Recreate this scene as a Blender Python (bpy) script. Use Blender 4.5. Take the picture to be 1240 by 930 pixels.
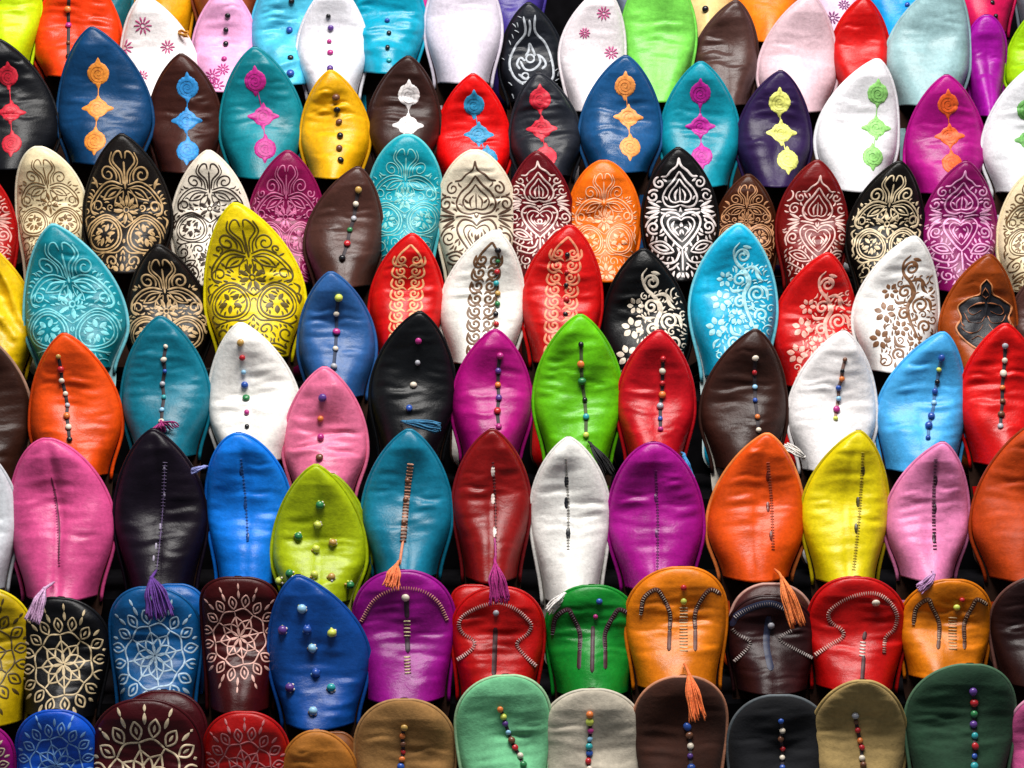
import bpy, math, random
import numpy as np
from mathutils import Matrix, Vector

for o in list(bpy.data.objects):
    bpy.data.objects.remove(o)
scene = bpy.context.scene
COL = scene.collection
PI = math.pi

# ------------------------------------------------------------------ camera, light, exposure
PITCH = math.radians(12.0)
DIST = 4.0
FOCAL = 129.0
FWD = np.array([0.0, math.cos(PITCH), -math.sin(PITCH)])
UP = np.array([0.0, math.sin(PITCH), math.cos(PITCH)])
RIGHT = np.array([1.0, 0.0, 0.0])
CAM = -DIST * FWD
cam_d = bpy.data.cameras.new('camera')
cam_d.lens = FOCAL
cam_d.sensor_width = 36.0
cam_d.clip_end = 50.0
cam = bpy.data.objects.new('camera', cam_d)
cam.location = CAM
cam.rotation_euler = (PI / 2 - PITCH, 0, 0)
COL.objects.link(cam)
scene.camera = cam
KF = 36.0 / FOCAL

world = bpy.data.worlds.new('World')
scene.world = world
world.use_nodes = True
bg = world.node_tree.nodes['Background']
bg.inputs['Color'].default_value = (0.86, 0.93, 1.0, 1)
bg.inputs['Strength'].default_value = 0.16


def area(name, loc, target, sx, sy, power, color):
    d = bpy.data.lights.new(name, 'AREA')
    d.shape = 'RECTANGLE'
    d.size = sx
    d.size_y = sy
    d.energy = power
    d.color = color
    o = bpy.data.objects.new(name, d)
    o.location = loc
    o.rotation_euler = (Vector(target) - Vector(loc)).to_track_quat('-Z', 'Y').to_euler()
    COL.objects.link(o)
    return o


# the opening of the stall overhead: one broad soft light, steeply from above and a little in front
area('overhead_light', (0.10, -0.66, 2.05), (0.0, 0.0, 0.0), 1.5, 0.8, 96.0, (1.0, 0.97, 0.93))

scene.view_settings.view_transform = 'Standard'
scene.view_settings.look = 'None'
scene.view_settings.exposure = 0.0
scene.view_settings.gamma = 1.0
scene.view_settings.use_curve_mapping = False


def px_ray(px, py):
    return FWD + (px - 620) / 1240 * KF * RIGHT + (465 - py) / 1240 * KF * UP


def px_at_y(px, py, y):
    d = px_ray(px, py)
    return CAM + d * ((y - CAM[1]) / d[1])


def project(P):
    V = P - CAM
    z = V @ FWD
    return np.stack([620 + (V @ RIGHT) / z / KF * 1240, 465 - (V @ UP) / z / KF * 1240], -1)


# ------------------------------------------------------------------ materials
def lin(hexs):
    v = [int(hexs[i:i + 2], 16) / 255 for i in (0, 2, 4)]
    return tuple(c / 12.92 if c <= 0.04045 else ((c + 0.055) / 1.055) ** 2.4 for c in v)


_mats = {}


def leather(hexs, kind='smooth'):
    key = (hexs, kind)
    if key in _mats:
        return _mats[key]
    m = bpy.data.materials.new('leather_%s_%s' % (kind, hexs))
    m.use_nodes = True
    nt = m.node_tree
    N = nt.nodes
    L = nt.links
    p = N['Principled BSDF']
    c = lin(hexs)
    lum = 0.25 * c[0] + 0.6 * c[1] + 0.15 * c[2]
    c = tuple(min(0.86, max(0.0025, lum + (x - lum) * 1.18)) * (0.62 if lum < 0.035 else 0.85 if lum < 0.06 else 1.0) for x in c)
    tc = N.new('ShaderNodeTexCoord')
    oi = N.new('ShaderNodeObjectInfo')
    add = N.new('ShaderNodeVectorMath')
    add.operation = 'ADD'
    mul = N.new('ShaderNodeMath')
    mul.operation = 'MULTIPLY'
    mul.inputs[1].default_value = 37.0
    L.new(oi.outputs['Random'], mul.inputs[0])
    L.new(tc.outputs['Object'], add.inputs[0])
    L.new(mul.outputs[0], add.inputs[1])

    def noise(scale, detail, vec, rough=0.5):
        n = N.new('ShaderNodeTexNoise')
        n.inputs['Scale'].default_value = scale
        n.inputs['Detail'].default_value = detail
        n.inputs['Roughness'].default_value = rough
        L.new(vec, n.inputs['Vector'])
        return n.outputs['Fac']

    big = noise(26, 3, add.outputs[0], 0.6)
    fine = noise(240, 4, add.outputs[0], 0.65)
    mp = N.new('ShaderNodeMapping')
    mp.inputs['Scale'].default_value = (34, 82, 34)
    L.new(add.outputs[0], mp.inputs['Vector'])
    wr = noise(1.0, 5, mp.outputs[0], 0.62)
    # colour: blotchy dye and fine mottling
    ramp = N.new('ShaderNodeMapRange')
    ramp.inputs['From Min'].default_value = 0.25
    ramp.inputs['From Max'].default_value = 0.75
    ramp.inputs['To Min'].default_value = 0.90 if lum > 0.5 else 0.66
    ramp.inputs['To Max'].default_value = 1.08 if lum > 0.5 else 1.24
    L.new(big, ramp.inputs['Value'])
    ramp2 = N.new('ShaderNodeMapRange')
    ramp2.inputs['From Min'].default_value = 0.3
    ramp2.inputs['From Max'].default_value = 0.7
    ramp2.inputs['To Min'].default_value = 0.86
    ramp2.inputs['To Max'].default_value = 1.12
    L.new(fine, ramp2.inputs['Value'])
    mm = N.new('ShaderNodeMath')
    mm.operation = 'MULTIPLY'
    L.new(ramp.outputs[0], mm.inputs[0])
    L.new(ramp2.outputs[0], mm.inputs[1])
    vm = N.new('ShaderNodeVectorMath')
    vm.operation = 'SCALE'
    vm.inputs[0].default_value = c
    L.new(mm.outputs[0], vm.inputs['Scale'])
    L.new(vm.outputs[0], p.inputs['Base Color'])
    # roughness
    rr = N.new('ShaderNodeMapRange')
    lo, hi = {'smooth': (0.26, 0.52), 'patent': (0.20, 0.42), 'suede': (0.75, 0.95), 'matt': (0.45, 0.7)}[kind]
    rr.inputs['To Min'].default_value = lo
    rr.inputs['To Max'].default_value = hi
    L.new(big, rr.inputs['Value'])
    L.new(rr.outputs[0], p.inputs['Roughness'])
    if kind == 'suede':
        p.inputs['Sheen Weight'].default_value = 0.35
        p.inputs['Sheen Tint'].default_value = (*[min(1, x * 1.5 + 0.1) for x in c], 1)
        p.inputs['Specular IOR Level'].default_value = 0.25
    else:
        dark = lum < 0.035
        p.inputs['Specular IOR Level'].default_value = (0.26 if dark else 0.33) if kind != 'matt' else 0.24
        if dark and kind != 'matt':
            rr.inputs['To Min'].default_value, rr.inputs['To Max'].default_value = 0.32, 0.50
    b1 = N.new('ShaderNodeBump')
    b1.inputs['Strength'].default_value = 0.32
    b1.inputs['Distance'].default_value = 0.0013
    L.new(wr, b1.inputs['Height'])
    b2 = N.new('ShaderNodeBump')
    b2.inputs['Strength'].default_value = 0.55 if kind != 'suede' else 0.8
    b2.inputs['Distance'].default_value = 0.0007
    L.new(fine, b2.inputs['Height'])
    L.new(b1.outputs[0], b2.inputs['Normal'])
    L.new(b2.outputs[0], p.inputs['Normal'])
    _mats[key] = m
    return m


def plain(hexs, rough=0.5, scale=300, amp=0.25, metal=0.0, name='paint'):
    key = (hexs, rough, scale, amp, metal, name)
    if key in _mats:
        return _mats[key]
    m = bpy.data.materials.new('%s_%s' % (name, hexs))
    m.use_nodes = True
    nt = m.node_tree
    p = nt.nodes['Principled BSDF']
    tc = nt.nodes.new('ShaderNodeTexCoord')
    n = nt.nodes.new('ShaderNodeTexNoise')
    n.inputs['Scale'].default_value = scale
    nt.links.new(tc.outputs['Object'], n.inputs['Vector'])
    mr = nt.nodes.new('ShaderNodeMapRange')
    mr.inputs['From Min'].default_value = 0.3
    mr.inputs['From Max'].default_value = 0.7
    mr.inputs['To Min'].default_value = 1 - amp
    mr.inputs['To Max'].default_value = 1 + amp
    nt.links.new(n.outputs['Fac'], mr.inputs['Value'])
    vm = nt.nodes.new('ShaderNodeVectorMath')
    vm.operation = 'SCALE'
    vm.inputs[0].default_value = lin(hexs)
    nt.links.new(mr.outputs[0], vm.inputs['Scale'])
    nt.links.new(vm.outputs[0], p.inputs['Base Color'])
    p.inputs['Roughness'].default_value = rough
    p.inputs['Metallic'].default_value = metal
    if name in ('cloth', 'sole'):
        p.inputs['Specular IOR Level'].default_value = 0.06
    _mats[key] = m
    return m


BEADC = dict(w='D8CCBA', y='C9D25A', b='2A4FA0', r='B3242C', t='2E9AA0', p='B0307E', k='17171C', n='6E4632',
             g='2F7A48', o='D8763A', l='8FC0E0', v='5B3A86', c='B8924E', s='A8A8B0')


def beadmat(ch):
    return plain(BEADC[ch], 0.28, 260, 0.45, name='bead')


# ------------------------------------------------------------------ mesh helpers
def mesh_obj(name, verts, faces, mat, parent=None, smooth=True):
    me = bpy.data.meshes.new(name)
    me.from_pydata([tuple(map(float, v)) for v in verts], [], faces)
    if smooth:
        me.polygons.foreach_set('use_smooth', [True] * len(me.polygons))
    me.materials.append(mat)
    me.update()
    o = bpy.data.objects.new(name, me)
    COL.objects.link(o)
    if parent is not None:
        o.parent = parent
    return o


def grid_faces(n, m, off=0, close=False):
    f = []
    mm = m if close else m - 1
    for i in range(n - 1):
        for j in range(mm):
            k = (j + 1) % m
            f.append((off + i * m + j, off + i * m + k, off + (i + 1) * m + k, off + (i + 1) * m + j))
    return f


def tube(pts, rad, nseg=6, verts=None, faces=None):
    """tube along pts (k,3); rad scalar or array; appended to verts/faces lists"""
    pts = np.asarray(pts, float)
    k = len(pts)
    rad = np.broadcast_to(np.asarray(rad, float), (k,))
    T = np.gradient(pts, axis=0)
    T /= np.linalg.norm(T, axis=1, keepdims=True) + 1e-12
    ref = np.array([0.31, 0.12, 0.94])
    A = np.cross(T, ref)
    A /= np.linalg.norm(A, axis=1, keepdims=True) + 1e-12
    B = np.cross(T, A)
    off = len(verts)
    for i in range(k):
        for j in range(nseg):
            a = 2 * PI * j / nseg
            verts.append(pts[i] + rad[i] * (math.cos(a) * A[i] + math.sin(a) * B[i]))
    faces.extend(grid_faces(k, nseg, off, True))
    faces.append(tuple(off + j for j in range(nseg))[::-1])
    faces.append(tuple(off + (k - 1) * nseg + j for j in range(nseg)))


def resample(p, step):
    p = np.asarray(p, float)
    d = np.r_[0, np.cumsum(np.linalg.norm(np.diff(p, axis=0), axis=1))]
    n = max(3, int(d[-1] / step) + 1)
    t = np.linspace(0, d[-1], n)
    return np.stack([np.interp(t, d, p[:, 0]), np.interp(t, d, p[:, 1])], -1)


def smooth_curve(pts, n=10):
    """Catmull-Rom through pts"""
    p = np.asarray(pts, float)
    p = np.vstack([2 * p[0] - p[1], p, 2 * p[-1] - p[-2]])
    out = []
    for i in range(1, len(p) - 2):
        t = np.linspace(0, 1, n, endpoint=False)[:, None]
        a, b, c, d = p[i - 1], p[i], p[i + 1], p[i + 2]
        out.append(0.5 * (2 * b + (c - a) * t + (2 * a - 5 * b + 4 * c - d) * t ** 2 + (3 * b - a - 3 * c + d) * t ** 3))
    out.append(p[-2][None])
    return np.vstack(out)


def sstep(t):
    t = np.clip(t, 0, 1)
    return t * t * (3 - 2 * t)


# ------------------------------------------------------------------ shared bead mesh
def sphere_mesh(name, nu=12, nv=8):
    v = [(0, 0, 1)]
    f = []
    for i in range(1, nv):
        for j in range(nu):
            a, b = PI * i / nv, 2 * PI * j / nu
            v.append((math.sin(a) * math.cos(b), math.sin(a) * math.sin(b), math.cos(a)))
    v.append((0, 0, -1))
    for j in range(nu):
        f.append((0, 1 + j, 1 + (j + 1) % nu))
    for i in range(nv - 2):
        for j in range(nu):
            o = 1 + i * nu
            f.append((o + j, o + nu + j, o + nu + (j + 1) % nu, o + (j + 1) % nu))
    last = len(v) - 1
    o = 1 + (nv - 2) * nu
    for j in range(nu):
        f.append((last, o + (j + 1) % nu, o + j))
    me = bpy.data.meshes.new(name)
    me.from_pydata(v, [], f)
    me.polygons.foreach_set('use_smooth', [True] * len(me.polygons))
    return me


_beadmesh = {}


def bead_mesh(ch):
    if ch not in _beadmesh:
        me = sphere_mesh('bead')
        me.materials.append(beadmat(ch))
        _beadmesh[ch] = me
    return _beadmesh[ch]


# ------------------------------------------------------------------ rows of the display
ROWY = dict(A=-0.33, B=-0.22, C=-0.11, D=0.0, E=0.105, F=0.20, G=0.305, H=0.41, I=0.50)
SVPX = dict(A=160, B=137, C=185, D=172, E=172, F=165, G=158, H=150, I=150)
LEAN = math.radians(14.0)
NA, NS = 37, 76


class Slipper:
    def __init__(s, row, tip, xl, xr, shape='p', color='888888', kind='smooth', name='pointed_slipper', label='',
                 piping=None, sole=None, dy=0.0, bot=None, ym=None, seam=0.0, curl=None, hi=None, crease=None,
                 wr=1.0, roll=0.0, taper=0.09, folds=None, group=None, mate=False, seed=None, vb=None, category='slipper'):
        s.__dict__.update(locals())
        s.rng = random.Random(seed if seed is not None else ord(row) * 9973 + tip[0] * 7 + tip[1])
        s.y = ROWY[row] + dy + (0 if mate else s.rng.uniform(-0.004, 0.004))
        s.T = px_at_y(tip[0], tip[1], s.y)
        s.mpp = (s.T - CAM) @ FWD * KF / 1240

    def build(s, tread_z):
        rng = s.rng
        s.L = (s.T[2] - tread_z) / math.cos(LEAN)
        wpx = s.xr - s.xl
        s.W = wpx / 2 * s.mpp
        smpx = (s.ym - s.tip[1]) if s.ym else {'p': 0.98, 'o': 0.88, 'r': 0.52, 's': 0.40, 't': 0.62}[s.shape] * wpx
        s.sm = smpx * s.mpp
        svpx = (s.bot - s.tip[1]) if s.bot else SVPX[s.row]
        s.sv = min(svpx * s.mpp, 0.70 * s.L)
        s.sm = min(s.sm, 0.8 * s.sv)
        s.shift = ((s.xl + s.xr) / 2 - s.tip[0]) * s.mpp
        s.bow = 0.0 if s.mate else rng.uniform(-0.0026, 0.0026)
        s.roll += 0.0 if s.mate else rng.uniform(-1.3, 1.3)
        s.curlv = s.curl if s.curl is not None else rng.uniform(0.016, 0.027)
        s.Hi = s.hi if s.hi is not None else rng.uniform(0.034, 0.046)
        s.sc = (s.crease if s.crease is not None else rng.uniform(0.40, 0.54)) * s.sv
        s.vkink = rng.uniform(-0.012, 0.020)
        ph = [rng.uniform(0, 6.28) for _ in range(16)]
        # frame: origin at the heel, x across, y towards the toe, z towards the viewer
        ex = np.array([1.0, 0, 0])
        ey = np.array([0.0, math.sin(LEAN), math.cos(LEAN)])
        ez = np.array([0.0, -math.cos(LEAN), math.sin(LEAN)])
        if s.roll:
            c_, r_ = math.cos(math.radians(s.roll)), math.sin(math.radians(s.roll))
            ex, ey = c_ * ex + r_ * ey, c_ * ey - r_ * ex
        s.R = np.stack([ex, ey, ez], 1)
        s.O = s.T - ey * s.L
        e = bpy.data.objects.new(s.name, None)
        e.empty_display_size = 0.03
        M = Matrix.Identity(4)
        for i in range(3):
            for j in range(3):
                M[i][j] = s.R[i, j]
            M[i][3] = s.O[i]
        COL.objects.link(e)
        e.matrix_world = M
        e['label'] = s.label
        e['category'] = s.category
        if s.group:
            e['group'] = s.group
        s.e = e
        # vamp grid
        tau = np.linspace(0.02, 1, NS)
        S = (s.sv * tau ** 1.3)[:, None]
        A = -np.cos(np.linspace(0, PI, NA))[None, :]
        # slightly uneven opening edge
        Sx = S - np.where(S > s.sv * 0.9, (S - s.sv * 0.9) * 0.35 * np.abs(A) ** 2, 0)
        w = s.vwidth(Sx)
        X = s.center(Sx) + w * A
        toe = 0.0140 * np.minimum(1, (S / 0.02)) ** 0.5 * (1 - np.abs(A) ** 3.2 + 1e-9).clip(0) ** 0.5
        scx = s.sc - s.vkink * np.abs(A) + 0.004 * np.sin(A * 2.3 + ph[0])
        soft = 0.0045
        q = (Sx - scx) / soft
        sp = soft * np.where(q > 20, q, np.log1p(np.exp(np.minimum(q, 20))))
        rise = s.Hi * (sp / (s.sv - s.sc)) ** 0.95
        inst = rise * (1 - A ** 2).clip(0) ** 0.62
        # folds: transverse wrinkles, strongest round the crease, and slow lumps
        env = (1 - A ** 4) * sstep(S / 0.02)
        near = np.exp(-((Sx - s.sc) / (0.28 * s.sv)) ** 2)
        f1 = np.sin(2 * PI * Sx / 0.0105 + ph[1] + 1.6 * np.sin(X * 55 + ph[2]) + 0.9 * np.sin(X * 130 + ph[3]))
        f2 = np.sin(2 * PI * Sx / 0.0185 + ph[4] + 1.8 * np.sin(X * 42 + ph[5]))
        m1 = sstep(0.5 + 0.6 * np.sin(X * 70 + ph[6]) * np.sin(S * 60 + ph[7]))
        wrk = s.wr * (0.00050 * f1 * m1 * near + 0.00060 * f2 * (0.3 + near) * m1)
        lump = 0.0022 * np.sin(X * 62 + ph[8] + S * 21) * np.sin(S * 48 + ph[9]) \
            + 0.0014 * np.sin(X * 105 + ph[10]) * np.sin(S * 95 + ph[11] + X * 20)
        cre = 0.0
        for _ in range(rng.randint(5, 9)):
            s0 = s.sc + rng.gauss(0.004, 0.022)
            x0 = rng.choice((-1, 1)) * rng.uniform(0.2, 0.75)
            hw = rng.uniform(0.22, 0.6)
            dpt = rng.uniform(0.0006, 0.0017)
            bow = rng.uniform(-0.010, 0.016)
            dd = Sx - s0 - bow * (A - x0) ** 2 - 0.0012 * np.sin(A * 9 + s0 * 900)
            along = np.exp(-((A - x0) / hw) ** 4)
            cre = cre + dpt * along * (np.exp(-((dd - 0.004) / 0.0045) ** 2) * 0.8 - np.exp(-(dd / 0.0020) ** 2))
        H = toe + inst + env * (wrk + s.wr * (lump + cre))
        if s.folds:
            am, wl, an = s.folds
            qq = (X * math.sin(an) + Sx * math.cos(an)) / wl + 0.22 * np.sin(X * 60 + ph[12]) + 0.15 * np.sin(Sx * 75 + ph[13])
            H = H + env * am * (1 - np.abs(np.sin(PI * qq))) * (0.6 + 0.4 * np.sin(Sx * 40 + ph[14]))
        if s.row == 'C' and not s.seam and not s.mate:
            s.seam = 0.0018
        if s.seam:
            xc = X - s.center(Sx)
            H = H - s.seam * np.exp(-(xc / 0.0045) ** 2) * sstep(S / 0.03) * sstep((s.sv * 1.05 - S) / 0.03)
        Z = s.curlf(Sx) + 0.0008 + H
        G = np.stack([X, s.L - Sx + 0 * X, Z], -1)
        s.G = G
        s.tau = tau
        du = np.gradient(G, axis=1)
        dv = np.gradient(G, axis=0)
        Nn = np.cross(du, -dv)
        Nn /= np.linalg.norm(Nn, axis=-1, keepdims=True) + 1e-12
        Nn[Nn[..., 2] < 0] *= -1
        s.N = Nn
        verts = G.reshape(-1, 3)
        faces = [f[::-1] for f in grid_faces(NS, NA)]
        vamp = mesh_obj('vamp', verts, faces, leather(s.color, s.kind), e)
        md = vamp.modifiers.new('thickness', 'SOLIDIFY')
        md.thickness = 0.0016
        md.offset = -1
        s.vamp = vamp
        # sole
        ss = np.r_[np.linspace(0, 1, 26) ** 1.8 * s.sm, np.linspace(s.sm, s.L, 34)[1:]]
        vs, fs = [], []
        n = len(ss)
        wv = s.width(ss) + 0.0022
        cc = s.center(ss)
        cz = s.curlf(ss)
        yy = s.L - ss.copy()
        yy[0] += 0.002
        for i in range(n):
            ww = max(wv[i], 0.0026)
            vs += [(cc[i] - ww, yy[i], cz[i]), (cc[i] + ww, yy[i], cz[i]),
                   (cc[i] + ww * 0.985, yy[i], cz[i] - 0.006), (cc[i] - ww * 0.985, yy[i], cz[i] - 0.006)]
        fs = grid_faces(n, 4, 0, True)
        fs += [(0, 1, 2, 3), tuple(range(4 * n - 4, 4 * n))[::-1]]
        so = mesh_obj('sole', vs, fs, plain(s.sole or '33211A', 0.6, 120, 0.25, name='sole'), e, smooth=False)
        # rolled edge where vamp meets sole
        ps = np.r_[np.linspace(s.sv, 0.004, 34), ]
        t = np.linspace(1, 0, 34) ** 1.6 * s.sv * 0.995 + 0.0006
        left = np.stack([s.center(t) - s.width(t) - 0.0004, s.L - t, s.curlf(t) + 0.0014], -1)
        right = np.stack([s.center(t) + s.width(t) + 0.0004, s.L - t, s.curlf(t) + 0.0014], -1)[::-1]
        pv, pf = [], []
        tube(np.vstack([left, right]), 0.0021, 7, pv, pf)
        pc = s.piping or s.color
        mesh_obj('piping', pv, pf, leather(pc, 'smooth' if s.kind != 'suede' else 'matt'), e)
        # trodden-down heel counter
        hs = np.linspace(min(s.sv + 0.02, 0.8 * s.L), s.L * 0.995, 14)
        ring = np.vstack([np.stack([s.center(hs) - s.width(hs), s.L - hs, s.curlf(hs) + 0.0004], -1),
                          np.stack([s.center(hs) + s.width(hs), s.L - hs, s.curlf(hs) + 0.0004], -1)[::-1]])
        k = len(ring)
        hv = list(ring)
        mid = ring[:, 1].max()
        cen = np.array([s.center(s.L * 0.85), mid, 0.0])
        fr = np.minimum(1, np.abs(np.linspace(-1, 1, k)) ** 0.6)
        for lev, inn in ((0.010, 0.0), (0.014, 0.25)):
            rr = ring.copy()
            rr[:, 0] = cen[0] + (ring[:, 0] - cen[0]) * (1 - inn)
            rr[:, 1] = ring[:, 1] + (mid - ring[:, 1]) * inn * 0.6
            rr[:, 2] += lev * (1.15 - fr)
            hv += list(rr)
        mesh_obj('heel_counter', hv, grid_faces(3, k), leather(s.color, s.kind), e)
        # projected grid, for placing decoration
        s.Wd = s.G.reshape(-1, 3) @ s.R.T + s.O
        s.PX = project(s.Wd).reshape(NS, NA, 2)
        return s

    def width(s, S):
        S = np.asarray(S, float)
        t = np.clip(S / s.sm, 0, 1)
        pw, ex = {'p': (2.0, 0.76), 'o': (2.1, 0.60), 'r': (2.3, 0.47), 's': (2.8, 0.42), 't': (1.9, 0.52)}[s.shape]
        f = (1 - (1 - t) ** pw) ** ex
        vb = s.vb if s.vb is not None else (0.73 if s.shape in 'po' else 0.85)
        k = [s.sm, s.sv, 0.5 * (s.sv + 0.9 * s.L), 0.9 * s.L]
        v = [1.0, vb, 0.66, 0.68]
        g = np.full_like(f, v[0])
        for i in range(3):
            tt = sstep((S - k[i]) / max(k[i + 1] - k[i], 1e-4))
            g = np.where(S > k[i], v[i] + (v[i + 1] - v[i]) * tt, g)
        h = np.sqrt(np.clip(1 - (np.clip(S - 0.9 * s.L, 0, None) / (0.1 * s.L)) ** 2, 0, 1))
        return s.W * f * g * h

    def vwidth(s, S):
        S = np.asarray(S, float)
        return s.width(S) * (1 - s.taper * sstep((S / s.sv - 0.45) / 0.55))

    def center(s, S):
        t = np.clip(np.asarray(S, float) / s.sm, 0, 1)
        return s.shift * (1 - (1 - t) ** 1.7) + s.bow * np.sin(PI * np.clip(np.asarray(S, float) / (1.3 * s.sv), 0, 1))

    def curlf(s, S):
        s0 = 0.55 * s.sv
        t = np.clip((s0 - np.asarray(S, float)) / s0, 0, 1)
        return s.curlv * t ** 1.8

    # --- surface sampling in local metric coordinates (x across, S from tip)
    def sample(s, a, S):
        a = np.clip(a, -0.999, 0.999)
        u = np.arccos(-a) / PI * (NA - 1)
        tv = (np.clip(S / s.sv, 1e-5, 1)) ** (1 / 1.3)
        v = (tv - 0.02) / 0.98 * (NS - 1)
        v = np.clip(v, 0, NS - 1.001)
        u = np.clip(u, 0, NA - 1.001)
        i, j = v.astype(int), u.astype(int)
        fv, fu = (v - i)[..., None], (u - j)[..., None]

        def bl(Q):
            return (Q[i, j] * (1 - fv) * (1 - fu) + Q[i, j + 1] * (1 - fv) * fu
                    + Q[i + 1, j] * fv * (1 - fu) + Q[i + 1, j + 1] * fv * fu)
        n = bl(s.N)
        n /= np.linalg.norm(n, axis=-1, keepdims=True) + 1e-12
        return bl(s.G), n

    def xs_from_px(s, pts):
        """photo pixels -> (x, S) on this vamp, by intersecting with the surface"""
        out = []
        for p in np.atleast_2d(np.asarray(pts, float)):
            d = ((s.PX - p) ** 2).sum(-1)
            i, j = np.unravel_index(np.argmin(d), d.shape)
            i0, j0 = min(max(i, 1), NS - 2), min(max(j, 1), NA - 2)
            J = np.stack([(s.PX[i0 + 1, j0] - s.PX[i0 - 1, j0]) / 2, (s.PX[i0, j0 + 1] - s.PX[i0, j0 - 1]) / 2], 1)
            try:
                dl = np.linalg.solve(J, p - s.PX[i0, j0])
            except np.linalg.LinAlgError:
                dl = np.zeros(2)
            dl = np.clip(dl, -2, 2)
            v, u = i0 + dl[0], j0 + dl[1]
            S = s.sv * (np.clip(0.02 + 0.98 * v / (NS - 1), 0.001, 1)) ** 1.3
            a = -math.cos(PI * np.clip(u / (NA - 1), 0, 1))
            out.append((s.center(S) + a * s.vwidth(S), S))
        return np.array(out)

    def unit(s, pts):
        """pattern units (half widths from the tip axis) -> (x,S)"""
        p = np.asarray(pts, float) * s.W
        return np.stack([p[:, 0] + s.center(p[:, 1]), p[:, 1]], -1)

    def strokes(s, items, mat, name='embossed_pattern', lift=0.0009, parent=None, lim=0.94, smax=0.985):
        verts, faces = [], []
        for pts, wd, prof in items:
            p = resample(pts, 0.0017)
            wS = s.vwidth(p[:, 1])
            a = (p[:, 0] - s.center(p[:, 1])) / np.maximum(wS, 1e-5)
            ok = (np.abs(a) < lim) & (p[:, 1] > 0.004) & (p[:, 1] < s.sv * smax)
            i = 0
            n = len(p)
            while i < n:
                if not ok[i]:
                    i += 1
                    continue
                j = i
                while j < n and ok[j]:
                    j += 1
                if j - i >= 3:
                    q = p[i:j]
                    T = np.gradient(q, axis=0)
                    T /= np.linalg.norm(T, axis=1, keepdims=True) + 1e-12
                    Pn = np.stack([-T[:, 1], T[:, 0]], -1)
                    t = np.linspace(0, 1, len(q))
                    if prof == 'l':
                        hw = wd / 2 * (np.sin(PI * (0.06 + 0.90 * t)) ** 0.8)
                    elif prof == 'd':
                        hw = wd / 2 * (0.25 + 0.75 * t) * np.minimum(1, (1.001 - t) * 6) ** 0.5
                    else:
                        hw = wd / 2 * np.minimum(1, np.minimum(t, 1 - t) * 12 + 0.45)
                    off = len(verts)
                    for kk, lf in ((-1, 0.0), (0, 1.0), (1, 0.0)):
                        r = q + Pn * (hw * kk)[:, None]
                        wS2 = np.maximum(s.vwidth(r[:, 1]), 1e-5)
                        aa = (r[:, 0] - s.center(r[:, 1])) / wS2
                        P, Nn = s.sample(aa, r[:, 1])
                        verts += list(P + Nn * (0.00025 + lift * lf))
                    k = len(q)
                    faces += [f for f in grid_faces(3, k, off)]
                i = j
        if not verts:
            return None
        o = mesh_obj(name, verts, faces, mat, parent or s.e)
        return o

    def disc(s, xS, R, mat, name='medallion', spikes=(), rings=None, n=36, rough=0.0):
        """small applied shape; spikes = [(angle, amount, sharpness)]"""
        n = n + 12
        rings = rings or [(0.0, 0.0007), (0.2, 0.0013), (0.36, 0.0008), (0.55, 0.0013), (0.72, 0.0009), (0.88, 0.0012), (1.0, 0.0002)]
        th = np.linspace(0, 2 * PI, n, endpoint=False)
        rad = np.ones(n) + rough * np.array([s.rng.uniform(-1, 1) for _ in range(n)])
        for an, am, sh in spikes:
            rad = rad + am * np.clip(np.cos(th - an), 0, 1) ** sh
        verts = []
        for rr, lf in rings:
            k = rr * R * (1 + (rad - 1) * rr)
            x = xS[0] + k * np.cos(th)
            S = xS[1] + k * np.sin(th)
            P, Nn = s.sample((x - s.center(S)) / np.maximum(s.vwidth(S), 1e-5), S)
            verts += list(P + Nn * lf)
        faces = [f for f in grid_faces(len(rings), n, 0, True)]
        return mesh_obj(name, verts, faces, mat, s.e)

    def bead(s, xS, dpx, ch, name='bead', squash=0.8, parent=None):
        P, Nn = s.sample(np.array([(xS[0] - s.center(xS[1])) / max(float(s.vwidth(xS[1])), 1e-5)]), np.array([xS[1]]))
        P, Nn = P[0], Nn[0]
        r = dpx / 2 * s.mpp * (0.9 if name == 'bead' else 1.0)
        o = bpy.data.objects.new(name, bead_mesh(ch))
        COL.objects.link(o)
        o.parent = parent or s.e
        o.location = P + Nn * r * 0.55
        o.rotation_euler = Vector(Nn).to_track_quat('Z', 'Y').to_euler()
        o.scale = (r * s.rng.uniform(0.92, 1.1), r * s.rng.uniform(0.9, 1.08), r * squash)
        return o

    def beads(s, p0, p1, codes, dpx=8.5, bend=0.0, thread_shade='2A2026'):
        n = len(codes)
        codes = ''.join(s.rng.choice('rbtgonvpl') if c == 'w' and n > 3 and s.rng.random() < 0.4 else c for c in codes)
        pts = []
        for i in range(n):
            t = i / max(n - 1, 1)
            pts.append((p0[0] + (p1[0] - p0[0]) * t + bend * 4 * t * (1 - t) + s.rng.uniform(-1.3, 1.3),
                        p0[1] + (p1[1] - p0[1]) * t + s.rng.uniform(-1.8, 1.8)))
        xs = s.xs_from_px(pts)
        if thread_shade:
            s.strokes([(xs, 4.2 * s.mpp, 'c')], plain(thread_shade, 0.7, name='thread_shade'), 'thread_shade', lift=0.0006)  # bead thread, with the shade below the beads put into its dark colour
        for x, ch in zip(xs, codes):
            if ch != '_':
                s.bead(x, dpx * s.rng.uniform(0.78, 1.2), ch, squash=s.rng.uniform(0.6, 0.95))

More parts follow.
